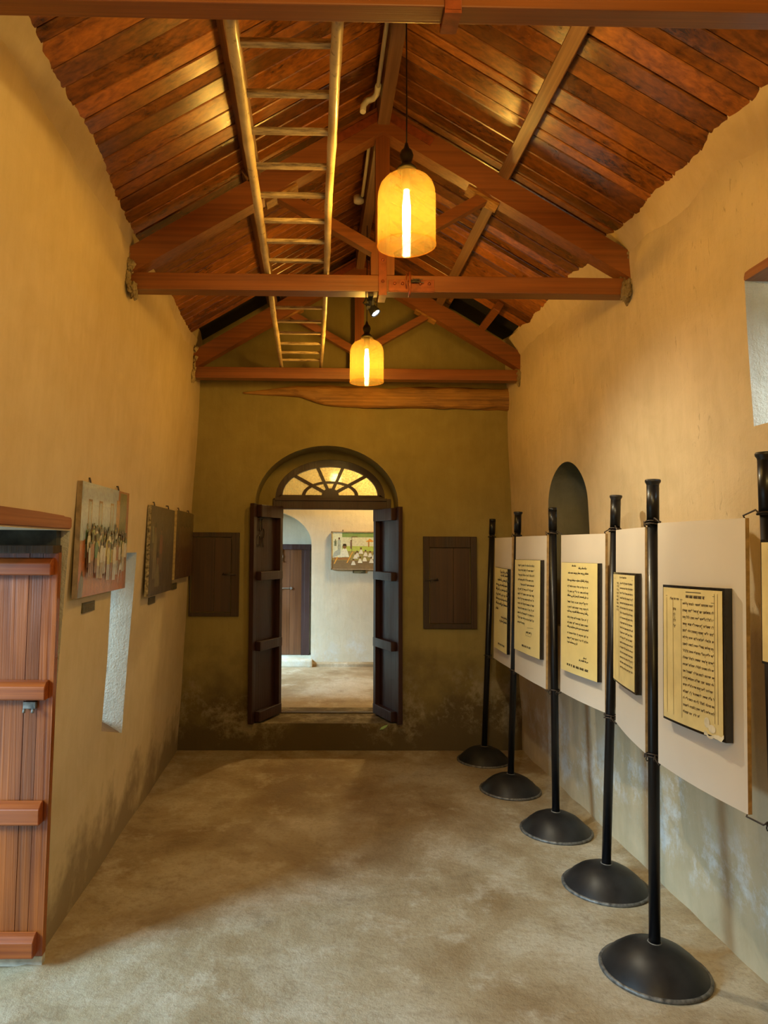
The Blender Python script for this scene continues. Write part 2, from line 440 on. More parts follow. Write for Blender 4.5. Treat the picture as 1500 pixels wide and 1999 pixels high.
# --- left wall (doorway, slot window)
bm = grid_wall('x', -1.62, -1.0, -1.6, YB + 0.1, -0.05, 3.42, 0.07)
c1 = B(); box(c1, -2, -0.5, 1.42, 2.945, -0.2, 1.705)
c2 = B(); prism(c2, [(3.62, 0.72), (4.035, 0.605), (4.06, 1.605), (3.59, 1.605)], 'x', -2, -0.5)
bm = cut(bm, [c1, c2])
for v in bm.verts:
    if v.co.x > -1.3:
        f = 0.010 if v.co.z > 2.8 else 0.007
        top = max(0, (v.co.z - 2.95) / 0.45); near = max(0, min(1, (3.5 - v.co.y) / 0.6))
        v.co.x += (XL(v.co.z) + 1.0) + wob(v.co, f * 1.6, 1.7) + wob(v.co + Vector((5, 0, 0)), 0.02, 3.5) * min(1, top * 1.5)
for f in bm.faces:
    c = f.calc_center_median(); n = f.normal
    f.material_index = 1 if (c.x < -1.09 and abs(n.x) < 0.5) else 0
soften(bm)
tag(obj('wall_left', bm, [M['wallL'], M['reveal']]), 'tan mud plastered wall on the left with paintings and a slot window', kind='structure')

# --- right wall (arched niche window, high window)
bm = grid_wall('x', 1.60, 2.12, -1.6, YB + 0.1, -0.05, 3.40, 0.07)
c1 = B(); prism(c1, archpoly(4.55, 1.93, 0.335, 0.27, 1.12), 'x', 1.3, 2.6)
c2 = B(); box(c2, 1.3, 2.6, 1.55, 2.605, 2.105, 2.668)
bm = cut(bm, [c1, c2])
for v in bm.verts:
    if v.co.x < 1.8:
        top = max(0, (v.co.z - 2.95) / 0.45)
        v.co.x += (XR(v.co.z, v.co.y) - 1.60) + wob(v.co, 0.012, 1.9) + wob(v.co + Vector((5, 0, 0)), 0.03, 4) * min(1, top * 1.5) + wob(v.co, 0.012, 5) * (1 if v.co.z < .4 else 0)
for f in bm.faces:
    c = f.calc_center_median(); n = f.normal
    f.material_index = 1 if (c.x > 1.72 and abs(n.x) < 0.5 and c.z > 2.0 and c.y < 3) else 2 if (abs(n.x) < 0.5 and 4.15 < c.y < 4.95 and 1.0 < c.z < 2.25 and c.x > 1.64) else 0
soften(bm)
tag(obj('wall_right', bm, [M['wallR'], M['reveal'], M['gcement']]), 'tan mud plastered wall on the right behind the row of display panels', kind='structure')

# --- back wall with arched doorway
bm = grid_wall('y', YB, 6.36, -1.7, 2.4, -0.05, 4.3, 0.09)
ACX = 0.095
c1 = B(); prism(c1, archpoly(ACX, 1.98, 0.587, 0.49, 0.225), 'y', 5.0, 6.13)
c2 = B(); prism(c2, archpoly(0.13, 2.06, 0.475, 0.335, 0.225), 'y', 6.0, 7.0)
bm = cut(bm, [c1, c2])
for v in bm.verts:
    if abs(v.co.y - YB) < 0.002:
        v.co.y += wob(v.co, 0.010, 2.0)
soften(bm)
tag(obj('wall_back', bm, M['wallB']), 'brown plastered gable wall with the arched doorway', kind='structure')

# --- wall behind the camera
bm = B(); box(bm, -1.7, 2.4, -1.9, -1.6, -0.05, 4.3)
tag(obj('wall_front', bm, M['wall']), 'plastered wall behind the camera', kind='structure')

# --- floor
bm = B()
nx, ny = 52, 110
gv = [[bm.verts.new((-1.30 + 3.25 * i / nx, -1.65 + 7.5 * j / ny, 0)) for i in range(nx + 1)] for j in range(ny + 1)]
for j in range(ny):
    for i in range(nx):
        f = bm.faces.new((gv[j][i], gv[j][i + 1], gv[j + 1][i + 1], gv[j + 1][i])); f.smooth = True
for v in bm.verts:
    d = min(abs(v.co.x - XL(0)), abs(v.co.x - XR(0)), abs(v.co.y - YB))
    v.co.z = wob(v.co, 0.005, 1.6) + 0.02 * max(0, 1 - d / 0.10) ** 2
fl = tag(obj('floor', bm, M['floor']), 'worn cement floor with brown stains and pale patches', kind='structure')
# floor of the doorway out to the left
bm = B(); box(bm, -1.75, -1.02, 1.40, 3.0, -0.06, 0.001)
tag(obj('floor_threshold', bm, M['floor']), 'cement threshold of the left doorway', kind='structure')

# --- ceiling: boards running from ridge to eaves
bm = B(); lay = bm.loops.layers.float_color.new('rnd')
def plank(side, y0, y1, d0=0.0, d1=1.42, dz=0.0):
    c = (rnd.random(), rnd.random(), rnd.random(), 1)
    t = 0.016; g = 0.0022
    n = Vector((0.6 * side, 0, 1)).normalized()
    s = Vector((side, 0, -0.6)).normalized()
    o = Vector((RX, 0, CZ(RX) + dz))
    L0, L1 = d0 * math.sqrt(1.36), d1 * math.sqrt(1.36)
    tilt = rnd.uniform(-0.0035, 0.0035)
    ch = 0.004
    sec = [(y0 + g, t), (y1 - g, t), (y1 - g, ch + tilt), (y1 - g - ch, tilt), (y0 + g + ch, -tilt), (y0 + g, ch - tilt)]
    a = [bm.verts.new(o + s * L0 + Vector((0, y, 0)) + n * h) for y, h in sec]
    b = [bm.verts.new(o + s * L1 + Vector((0, y, 0)) + n * h) for y, h in sec]
    fs = [bm.faces.new(a), bm.faces.new(b)]
    for i in range(6):
        fs.append(bm.faces.new((a[i], a[(i + 1) % 6], b[(i + 1) % 6], b[i])))
    for f in fs:
        for l in f.loops: l[lay] = c
for side in (-1, 1):
    y = -1.6
    while y < YB + 0.02:
        w = rnd.choice((0.095, 0.105, 0.115, 0.06, 0.118))
        if y < 5.20 - (0.1 if side > 0 else 0):
            plank(side, y, y + w)
        else:
            plank(side, y, y + w, 0.0, 0.62 if side < 0 else 0.72)
        y += w
tag(obj('ceiling', bm, M['ceil']), 'pitched ceiling of glossy reddish brown boards', kind='structure')
bm = B()
for side in (-1, 1):
    n = Vector((0.6 * side, 0, 1)).normalized()
    o = Vector((RX, 0, CZ(RX) + 0.12)); s = Vector((side, 0, -0.6))
    p = [o + Vector((0, -1.9, 0)), o + s * 1.95 + Vector((0, -1.9, 0)), o + s * 1.95 + Vector((0, 6.4, 0)), o + Vector((0, 6.4, 0))]
    a = [bm.verts.new(q) for q in p]; b = [bm.verts.new(q + n * 0.04) for q in p]
    bm.faces.new(a); bm.faces.new(b)
    for i in range(4): bm.faces.new((a[i], a[(i + 1) % 4], b[(i + 1) % 4], b[i]))
tag(obj('roof', bm, M['roofdark']), 'near black roof sheet above the ceiling boards, shade of the void put into its colour', kind='structure')

# ragged plaster run up onto the boards along both eaves
def eave_bead(side, name, lab):
    bm = B(); n = 330; r = random.Random(3 if side < 0 else 4)
    rows = []
    for i in range(n + 1):
        y = -1.5 + 7.28 * i / n
        near = max(0, min(1, (3.4 - y) / 0.8))
        w = (0.052 if side > 0 else 0.022 + 0.045 * near) + 0.022 * noise.noise(Vector((y * 1.9, side, 0))) + 0.007 * noise.noise(Vector((y * 37, side, 3)))
        if side > 0: w += 0.05 * max(0, noise.noise(Vector((y * 4, 7, 3))))
        w += 0.006 * r.random()
        xe = (XL(3.2) - 0.04) if side < 0 else (XR(3.2, y) + 0.03)
        xi = xe - side * (w + 0.03)
        xa = xe
        lo = 0.045
        z1 = CZ(xi) + 0.004; z0 = CZ(xa) + 0.004
        rows.append([bm.verts.new(c) for c in ((xa, y, z0 - 0.12 - 0.01 * r.random()), (xa - side * 0.035, y, z0 - 0.07 + 0.012 * noise.noise(Vector((y * 9, 1, 1)))), (xi + side * 0.006, y, CZ(xi) - 0.010), (xi, y, z1 + 0.004))])
    for a, b in zip(rows, rows[1:]):
        for k in range(3):
            f = bm.faces.new((a[k], a[k + 1], b[k + 1], b[k])); f.smooth = True
    tag(obj(name, bm, M['wall']), lab, kind='structure')
eave_bead(-1, 'trim_eave_left', 'ragged plaster edge between left wall and roof boards')
eave_bead(1, 'trim_eave_right', 'ragged plaster edge between right wall and roof boards')

# ------------------------------------------------------------------ trusses
def rafter_poly(side, x_in=0.0, x_out=1.36, top=3.91, dep=0.145, s=0.6):
    return [(RX + side * x_in, top - s * x_in), (RX + side * x_out, top - s * x_out),
            (RX + side * x_out, top - s * x_out - dep * 0.95), (RX + side * x_in, top - s * x_in - dep)]

def beam2(bm, p0, p1, w, y0, y1):
    p0 = Vector((p0[0], p0[1])); p1 = Vector((p1[0], p1[1])); d = (p1 - p0).normalized(); n = Vector((-d.y, d.x)) * w / 2
    prism(bm, [tuple(p0 + n), tuple(p1 + n), tuple(p1 - n), tuple(p0 - n)], 'y', y0, y1)

def make_truss(yf, label, x0, x1, plate=False, strap=True):
    """yf: front face of the tie beam"""
    t = empty('roof_truss', (RX, yf, 2.94), label=label, cat='truss', group='timber roof trusses')
    bm = B(); box(bm, x0, x1, yf, yf + 0.09, 2.940, 3.026, bev=0.004)
    obj('tie_beam', bm, M['truss'], t)
    for s in (-1, 1):
        bm = B(); prism(bm, rafter_poly(s), 'y', yf - 0.03, yf + 0.06)
        obj('rafter', bm, M['truss'], t)
    bm = B(); box(bm, RX - 0.036, RX + 0.036, yf - 0.0, yf + 0.075, 3.13, 3.86)
    prism(bm, [(RX - 0.06, 3.026), (RX + 0.06, 3.026), (RX + 0.06, 3.13), (RX + 0.036, 3.19), (RX - 0.036, 3.19), (RX - 0.06, 3.13)], 'y', yf - 0.002, yf + 0.077)
    obj('king_post', bm, M['trussz'], t)
    for s in (-1, 1):
        bm = B(); beam2(bm, (RX + s * 0.04, 3.17), (RX + s * 0.56, 3.47), 0.055, yf + 0.01, yf + 0.07)
        obj('strut', bm, M['truss'], t)
        bm = B(); beam2(bm, (RX + s * 0.44, 3.505 - 0.005), (RX + s * 0.60, 3.41 - 0.005), 0.02, yf + 0.0, yf + 0.08)
        obj('cleat', bm, M['log'], t)
    # bent iron strap over the apex
    bm = B()
    for s in (-1, 1):
        beam2(bm, (RX - s * 0.01, 3.865), (RX + s * 0.25, 3.865 - 0.156), 0.042, yf - 0.037, yf - 0.03)
    obj('apex_strap', bm, M['iron'], t)
    if strap:
        bm = B(); box(bm, RX - 0.022, RX + 0.020, yf - 0.012, yf - 0.003, 2.925, 3.42, bev=0.002)
        box(bm, RX - 0.022, RX + 0.020, yf - 0.012, yf + 0.10, 2.918, 2.928)
        box(bm, RX - 0.022, RX + 0.020, yf + 0.092, yf + 0.10, 2.92, 3.4)
        for z in (2.99, 3.1, 3.25):
            lathe(bm, [(0, 0.008), (0.007, 0.006), (0.009, 0)], seg=10, M=Matrix.Translation((RX, yf - 0.012, z)) @ Matrix.Rotation(R(90), 4, 'X'))
        obj('iron_strap', bm, M['iron'], t)
    if plate:
        p = B(); box(p, RX + 0.03, RX + 0.262, yf - 0.010, yf - 0.001, 2.935, 3.0, bev=0.002)
        box(p, RX + 0.03, RX + 0.262, yf - 0.016, yf - 0.010, 2.938, 2.955)
        for x in (0.06, 0.1, 0.19, 0.235):
            lathe(p, [(0, 0.012), (0.008, 0.009), (0.008, 0)], seg=6, M=Matrix.Translation((RX + x, yf - 0.010, 2.978)) @ Matrix.Rotation(R(90), 4, 'X'))
        pl = obj('splice_plate', p, M['iron'], t)
        c = B(); tube(c, [(RX + 0.135, yf - 0.02, 3.035), (RX + 0.135, yf - 0.028, 3.0), (RX + 0.135, yf - 0.028, 2.93), (RX + 0.135, yf + 0.0, 2.915)], 0.006, 8)
        tube(c, [(RX + 0.122, yf - 0.02, 3.03), (RX + 0.115, yf - 0.03, 2.99), (RX + 0.12, yf - 0.02, 2.95)], 0.004, 6)
        cl = obj('clamp', c, M['iron'], pl)
        w = B(); r = random.Random(5)
        q = Vector((RX + 0.14, yf - 0.03, 2.985)); pts = [q]
        for k in range(26):
            q = Vector((RX + 0.15 + 0.028 * math.cos(k * 1.9) + 0.0012 * k, yf - 0.024 + 0.008 * math.sin(k * 2.7), 2.988 + 0.009 * math.sin(k * 1.3))); pts.append(q)
        tube(w, pts, 0.0022, 5)
        obj('twisted_wire', w, M['wire'], pl)
    return t
t1 = make_truss(1.685, 'timber truss nearest the camera, only its heavy tie beam crossing the top edge', -1.05, 1.72)
t1.location.z += 0.052; t1.scale.y = 0.66
make_truss(3.53, 'middle timber truss with rust red splice plate right above the white spotlight', -1.02, 1.68, plate=True)
make_truss(5.43, 'farthest timber truss, just in front of the gable wall', -1.02, 1.68, strap=False)

# plaster lumps packed round the beam ends
def lumps(name, x, y, side, lab, sc=1.0):
    bm = B(); rr = random.Random(int(y * 100) + side)
    for k in range(18):
        c = Vector((x + side * rr.uniform(-0.003, 0.03), y + rr.uniform(-0.06, 0.08), 3.0 + rr.uniform(-0.09, 0.20) * sc))
        m = bmesh.ops.create_icosphere(bm, subdivisions=4, radius=rr.uniform(0.012, 0.028))
        for v in m['verts']:
            v.co = c + Vector((v.co.x * 0.8, v.co.y * 1.2, v.co.z * 1.4)) * (1 + 0.6 * noise.noise(v.co * 45 + c * 3) + 0.5 * noise.noise(v.co * 110 + c * 7))
        for f in {f for v in m['verts'] for f in v.link_faces}: f.smooth = True
    tag(obj(name, bm, M['crumb']), lab, kind='structure')
lumps('trim_4', -0.925, 3.55, -1, 'plaster packing at the left end of the middle truss')
lumps('trim_5', 1.575, 3.55, 1, 'plaster packing at the right end of the middle truss')
lumps('trim_6', -0.93, 5.43, -1, 'plaster packing at the left end of the farthest truss')
lumps('trim_7', 1.572, 5.43, 1, 'plaster packing at the right end of the farthest truss')
# purlins and ridge
def purlin(side, y0, y1, d, w, h, label, name='purlin', zoff=0.0, grp='purlins under the roof boards', mat=None):
    s = Vector((side, 0, -0.6)).normalized(); n = Vector((0.6 * side, 0, 1)).normalized()
    c = Vector((RX + side * d, 0, CZ(RX + side * d) + zoff))
    bm = B()
    pts = []
    for y in (y0, y1):
        for a, b in ((-w / 2, 0), (w / 2, 0), (w / 2, -h), (-w / 2, -h)):
            pts.append(bm.verts.new(c + s * a + n * b + Vector((0, y, 0))))
    for q in ((0, 1, 2, 3), (4, 5, 6, 7), (0, 1, 5, 4), (1, 2, 6, 5), (2, 3, 7, 6), (3, 0, 4, 7)):
        bm.faces.new([pts[i] for i in q])
    bmesh.ops.bevel(bm, geom=bm.edges[:], offset=0.003, segments=1, affect='EDGES')
    o = obj(name, bm, mat or M['purlin']); tag(o, label, 'purlin', grp); return o
purlin(-1, 1.62, 3.53, 0.685, 0.06, 0.075, 'dark purlin under left roof slope between near and middle trusses')
purlin(-1, 3.50, 5.50, 0.70, 0.06, 0.075, 'dark purlin under left roof slope behind the middle truss')
purlin(1, 1.62, 3.57, 0.65, 0.062, 0.075, 'knotty brown purlin under right roof slope, in front of the middle truss')
purlin(1, 3.55, 5.50, 0.655, 0.062, 0.075, 'brown purlin under right roof slope behind the middle truss')
purlin(1, 4.95, 5.46, 0.985, 0.055, 0.07, 'short reddish purlin stub low on the right slope beside farthest truss', mat=M['truss'])
bm = B(); box(bm, RX - 0.03, RX + 0.032, -1.5, 5.8, 3.80, 3.955, bev=0.003)
tag(obj('ridge_beam', bm, M['purlin']), 'long ridge beam at the top of the roof', 'beam')

# hewn log embedded above the arch
bm = B(); NS = 60; seg = 18; rings = []
for i in range(NS + 1):
    x = -0.60 + 2.34 * i / NS
    u = i / NS
    zt = 2.905 + min(0.055, 0.05 * u * 6) + 0.01 * noise.noise(Vector((x * 3, 0, 0)))
    zb = 2.895 - 0.03 * min(1, u * 4) - 0.07 * min(1, max(0, (u - 0.2) * 8)) - 0.025 * u + 0.008 * noise.noise(Vector((x * 6, 2, 0)))
    if i == 0: zt, zb = 2.91, 2.895
    cz, rz = (zt + zb) / 2, (zt - zb) / 2
    ry = 0.02 + 0.045 * min(1, u * 5)
    ring = []
    for k in range(seg):
        a = 2 * PI * k / seg
        j = 1 + 0.22 * noise.noise(Vector((x * 7, math.cos(a) * 3, math.sin(a) * 3)))
        sx = abs(math.cos(a)) ** 0.6 * (1 if math.cos(a) > 0 else -1); sz = abs(math.sin(a)) ** 0.7 * (1 if math.sin(a) > 0 else -1)
        ring.append(bm.verts.new((x, YB + 0.01 + ry * sx * j, cz + rz * sz * j)))
    rings.append(ring)
for a, b in zip(rings, rings[1:]):
    for k in range(seg):
        f = bm.faces.new((a[k], a[(k + 1) % seg], b[(k + 1) % seg], b[k])); f.smooth = True
bm.faces.new(rings[0]); bm.faces.new(rings[-1])
tag(obj('log_lintel', bm, M['log']), 'rough hewn orange brown log set in the gable wall below the farthest tie beam', 'beam')

# conduits
def pipe(name, pts, r, label, cat='pipe', elbow=None, grp=None):
    bm = B(); tube(bm, pts, r, 10)
    o = obj(name, bm, M['pvc']); tag(o, label, cat, grp)
    return o
t = empty('conduit_pipe', (RX - 0.05, 3.0, 3.86), label='white plastic conduit with hooked elbow end beside the ridge beam, nearer one', cat='pipe', group='white conduits along the ridge')
bm = B(); tube(bm, [(RX - 0.046, 1.2, 3.86), (RX - 0.046, 3.30, 3.86)], 0.010, 10); obj('tube', bm, M['pvc'], t)
bm = B(); tube(bm, [(RX - 0.046, 3.28, 3.86), (RX - 0.046, 3.34, 3.86), (RX - 0.06, 3.38, 3.86), (RX - 0.09, 3.40, 3.86), (RX - 0.11, 3.39, 3.83), (RX - 0.113, 3.38, 3.79)], 0.015, 12); obj('elbow', bm, M['pvc'], t)
t = empty('conduit_pipe', (RX - 0.05, 4.0, 3.86), label='white plastic conduit with round junction box, behind the middle truss apex', cat='pipe', group='white conduits along the ridge')
bm = B(); tube(bm, [(RX - 0.050, 3.60, 3.86), (RX - 0.050, 4.36, 3.86)], 0.010, 10); obj('tube', bm, M['pvc'], t)
bm = B(); lathe(bm, [(0, -0.02), (0.032, -0.018), (0.034, 0.02), (0, 0.022)], (RX - 0.07, 4.40, 3.855), 20); obj('junction_box', bm, M['pvc'], t)
pipe('conduit_pipe', [(RX - 0.640, 1.3, 3.545), (RX - 0.645, 3.49, 3.545)], 0.011, 'cream conduit running along the left purlin beside the ladder, nearer piece', grp='cream conduits along the left purlin')
pipe('conduit_pipe', [(RX - 0.655, 3.60, 3.535), (RX - 0.66, 5.4, 3.535)], 0.010, 'cream conduit along the left purlin behind the middle truss', grp='cream conduits along the left purlin')

# ------------------------------------------------------------------ bamboo ladder
lad = empty('bamboo_ladder', (-0.1, 3.6, 3.05), label='long bamboo ladder lying across the tops of the tie beams', cat='ladder')
LZ = 3.050
for nm, xa, xb in (('l', -0.235, -0.272), ('r', 0.052, 0.040)):
    bm = B(); pts = []; rr = []
    for i in range(60):
        u = i / 59; y = 1.765 + (5.54 - 1.765) * u
        pts.append((xa + (xb - xa) * u + 0.006 * noise.noise(Vector((y * 1.5, xa * 9, 0))), y, LZ + 0.004 * noise.noise(Vector((y * 1.3, xa, 5)))))
        node = 0.0018 if (i % 7) == 3 else 0
        rr.append((0.0185 if nm == 'l' else 0.0165) - 0.0035 * u + node)
    tube(bm, pts, rr, 14); obj('rail', bm, M['bamboo'], lad)
for i, y in enumerate((1.906, 2.126, 2.337, 2.557, 2.777, 2.994, 3.212, 3.438, 3.66, 3.889, 4.12, 4.379, 4.627, 4.866, 5.102, 5.317)):
    bm = B(); u = (y - 1.5) / 4.04
    x0 = -0.235 - 0.037 * u; x1 = 0.052 - 0.012 * u
    j = rnd.uniform(-0.006, 0.006)
    box(bm, x0 + 0.004, x1 - 0.004, y - 0.013 + j, y + 0.013 + j, LZ - 0.004, LZ + 0.012, bev=0.004)
    obj('rung', bm, M['rung'], lad)

# ------------------------------------------------------------------ pendant lamps
def make_lamp(x, y, zb, ztop, label):
    """zb: rim height"""
    t = empty('pendant_lamp', (x, y, zb), label=label, cat='lamp', group='amber glass pendant lamps')
    prof = [(0.112, 0.0), (0.1125, 0.02), (0.1125, 0.19), (0.110, 0.215), (0.101, 0.243), (0.085, 0.262), (0.062, 0.275), (0.048, 0.281), (0.043, 0.292), (0.036, 0.300), (0.025, 0.304)]
    bm = B(); lathe(bm, prof, (x, y, zb), 56)
    obj('glass_shade', bm, M['shade'], t)
    bm = B(); lathe(bm, [(0.1125 + 0.0022 * math.cos(a), 0.0022 * math.sin(a)) for a in [2 * PI * k / 8 for k in range(9)]], (x, y, zb), 56)
    obj('shade_rim', bm, M['shade'], t)
    bm = B(); lathe(bm, [(0, 0.30), (0.036, 0.30), (0.038, 0.308), (0.024, 0.322), (0.018, 0.33), (0.023, 0.345), (0.027, 0.36), (0.022, 0.378), (0.012, 0.388), (0.008, 0.40), (0.006, 0.41), (0, 0.41)], (x, y, zb), 28)
    lathe(bm, [(0, 0.22), (0.019, 0.222), (0.021, 0.30), (0, 0.30)], (x, y, zb), 20)
    obj('lamp_holder', bm, M['brass'], t)
    bm = B(); lathe(bm, [(0, 0.022), (0.009, 0.024), (0.0145, 0.035), (0.0155, 0.09), (0.0155, 0.16), (0.012, 0.19), (0.010, 0.222)], (x, y, zb), 18)
    obj('bulb', bm, M['bulb'], t)
    bm = B(); tube(bm, [(x, y, zb + 0.40), (x + 0.001, y, (zb + ztop) / 2), (x, y, ztop)], 0.0028, 8)
    obj('cord', bm, M['bracket'], t)
    return t
make_lamp(0.347, 2.68, 2.812, 3.85, 'larger looking amber glass pendant lamp, nearer the camera, hanging before the middle truss')
make_lamp(0.336, 4.65, 2.735, 3.85, 'amber glass pendant lamp farther back, below the white spotlight')

# spotlight under the middle truss
sp = empty('spotlight', (0.29, 3.64, 2.94), label='small black spotlight with glaring white face under the middle tie beam', cat='spotlight')
bm = B(); box(bm, 0.268, 0.290, 3.56, 3.634, 2.926, 2.94)
tube(bm, [(0.279, 3.628, 3.02), (0.279, 3.632, 2.90)], 0.008, 8)
box(bm, 0.262, 0.30, 3.63, 3.64, 2.885, 2.935)
obj('bracket', bm, M['bracket'], sp)
aim = Vector((0.60, -0.27, -0.90)).normalized(); hc = Vector((0.290, 3.65, 2.895))
q = aim.to_track_quat('Z', 'Y').to_matrix().to_4x4()
bm = B(); lathe(bm, [(0, -0.035), (0.018, -0.033), (0.022, 0.0), (0.028, 0.03), (0.028, 0.04), (0.023, 0.04), (0.022, 0.032), (0, 0.032)], seg=24, M=Matrix.Translation(hc) @ q)
for s in (-1, 1): tube(bm, [hc + Vector((s * 0.026, 0, 0)), hc + Vector((s * 0.026, 0, 0.03)), hc + Vector((0, 0, 0.04))], 0.003, 6)
obj('lamp_head', bm, M['bracket'], sp)
bm = B(); lathe(bm, [(0, 0.034), (0.022, 0.0335)], seg=24, M=Matrix.Translation(hc) @ q)
obj('lens', bm, M['led'], sp)
bm = B(); tube(bm, [(0.262, 3.62, 2.95), (0.25, 3.61, 2.92), (0.24, 3.60, 2.905), (0.25, 3.60, 2.898), (0.27, 3.62, 2.905), (0.28, 3.64, 2.90)], 0.003, 6)
obj('cable', bm, M['bracket'], sp)

# ------------------------------------------------------------------ doorway: frame, fanlight, shutters
FY0, FY1 = 6.14, 6.20
fan = empty('window_1', (0.13, FY0, 2.0), label='semicircular fanlight with radiating bars above the doorway', kind='structure')
FC, FZ = 0.130, 2.085
bm = B()
n = 40
outer = [(0.13 + 0.480 * math.cos(PI * k / n), 2.06 + 0.340 * math.sin(PI * k / n)) for k in range(n + 1)]
inner = [(FC + 0.413 * math.cos(PI * k / n), FZ + 0.250 * math.sin(PI * k / n)) for k in range(n + 1)]
for k in range(n):
    prism(bm, [outer[k], outer[k + 1], inner[k + 1], inner[k]], 'y', FY0, FY1)
prism(bm, [(-0.35, 2.055), (0.61, 2.055), (0.57, FZ + 0.002), (-0.30, FZ + 0.002)], 'y', FY0, FY1)
obj('arched_frame', bm, M['maroon'], fan)
for (x, z) in ((-0.300, 0.165), (-0.107, 0.237), (0.107, 0.237), (0.300, 0.165)):
    bm = B(); beam2(bm, (FC, FZ), (FC + x * 1.03, FZ + z * 1.03), 0.028, FY0 + 0.01, FY1 - 0.012); obj('glazing_bar', bm, M['maroon'], fan)
bm = B()
for k in range(20):
    a, b = PI * k / 20, PI * (k + 1) / 20
    prism(bm, [(FC + r1 * math.cos(t_), FZ + r2 * math.sin(t_)) for r1, r2, t_ in ((0.245, 0.125, a), (0.245, 0.125, b), (0.215, 0.105, b), (0.215, 0.105, a))], 'y', FY0 + 0.012, FY1 - 0.014)
obj('arc_bar', bm, M['maroon'], fan)
bm = B(); prism(bm, [(FC + 0.075 * math.cos(PI * k / 14), FZ + 0.062 * math.sin(PI * k / 14)) for k in range(15)], 'y', FY0 + 0.005, FY1 - 0.01); obj('hub', bm, M['maroon'], fan)
bm = B(); prism(bm, [(FC + 0.41 * math.cos(PI * k / 24), FZ + 0.247 * math.sin(PI * k / 24)) for k in range(25)], 'y', FY0 + 0.030, FY0 + 0.033)
obj('glass_pane', bm, M['pane'], fan)

fr = empty('door_1', (0.11, FY0, 0.23), label='dark maroon door frame with heavy transom in the arched doorway', kind='structure')
bm = B(); box(bm, -0.362, 0.655, FY0 - 0.03, FY1, 1.962, 2.055, bev=0.004); box(bm, -0.35, 0.62, FY0 - 0.045, FY0 - 0.02, 2.035, 2.058, bev=0.003); obj('transom', bm, M['maroon'], fr)
bm = B(); box(bm, -0.350, -0.314, FY0, FY1, 0.228, 1.965); obj('jamb', bm, M['maroon'], fr)
bm = B(); box(bm, 0.546, 0.600, FY0, FY1, 0.228, 1.965); obj('jamb', bm, M['maroon'], fr)
bm = B(); box(bm, -0.32, 0.55, FY0 + 0.0, FY1, 0.222, 0.232); obj('sill_strip', bm, M['cupf'], fr)

def make_shutter(name, hx, hy, ex, ey, z0, z1, side, label):
    """leaf from hinge (hx,hy) to free edge (ex,ey); the face towards the doorway axis carries the ledges"""
    d = Vector((ex - hx, ey - hy, 0)); L = d.length; d.normalize()
    nrm = Vector((-d.y, d.x, 0))
    if nrm.x * side > 0: nrm = -nrm           # towards the doorway centre
    Mx = Matrix(((d.x, nrm.x, 0, hx), (d.y, nrm.y, 0, hy), (0, 0, 1, 0), (0, 0, 0, 1)))
    t = empty(name, (hx, hy, z0), label=label, kind='structure')
    bm = B(); box(bm, 0.0, L, -0.012, 0.010, z0, z1, Mx); 
    obj('panel_board', bm, M['maroon'], t)
    bm = B(); box(bm, 0, 0.045, 0.010, 0.052, z0, z1, Mx, bev=0.003); obj('hinge_stile', bm, M['maroon'], t)
    bm = B(); box(bm, L - 0.03, L + 0.006, -0.016, 0.022, z0 - 0.004, z1 + 0.004, Mx, bev=0.003); obj('edge_stile', bm, M['maroon'], t)
    for za, zb in ((z1 - 0.105, z1 - 0.005), (1.365, 1.435), (0.80, 0.875), (z0 + 0.005, z0 + 0.085)):
        bm = B(); box(bm, 0.0, L - 0.06, 0.010, 0.056, za, zb, Mx, bev=0.004); obj('ledge', bm, M['maroon'], t)
    return t, Mx, L
sl, MxL, LL = make_shutter('door_2', -0.322, 6.125, -0.508, 5.735, 0.236, 1.985, -1, 'left maroon ledged shutter with a hanging chain, opened into the room')
bm = B()
def link(c, w, h, tilt=0.0):
    pts = []
    for k in range(20):
        a = 2 * PI * k / 20
        u = w * math.cos(a); v = h * math.sin(a)
        p = Vector((c[0] + u * math.cos(tilt) - v * math.sin(tilt), 0.016 + 0.004 * math.cos(a), c[1] + u * math.sin(tilt) + v * math.cos(tilt)))
        pts.append(MxL @ p)
    tube(bm, pts, 0.0035, 6, closed=True)
link((LL - 0.12, 1.865), 0.035, 0.012); link((LL - 0.105, 1.815), 0.014, 0.05); link((LL - 0.14, 1.815), 0.010, 0.045)
link((LL - 0.155, 1.745), 0.024, 0.042, 0.1); link((LL - 0.095, 1.685), 0.022, 0.045, -0.1)
tube(bm, [MxL @ Vector((LL - 0.15, 0.018, 1.70)), MxL @ Vector((LL - 0.15, 0.02, 1.635))], 0.005, 6)
obj('latch_chain', bm, M['wire'], sl)
sr, MxR, LR = make_shutter('door_3', 0.552, 6.125, 0.693, 5.735, 0.236, 1.965, 1, 'right maroon ledged shutter opened into the room')

# doorway step nosing
# small pale green fleck on the step riser
bm = B(); r0 = Vector((0.565, YB - 0.004, 0.19))
prism(bm, [(0.53, 0.178), (0.545, 0.198), (0.575, 0.212), (0.597, 0.218), (0.585, 0.200), (0.558, 0.182)], 'y', YB - 0.012, YB - 0.006)
tag(obj('green_fleck', bm, M['leaf']), 'tiny pale green fleck on the doorway step below the right shutter', 'leaf')

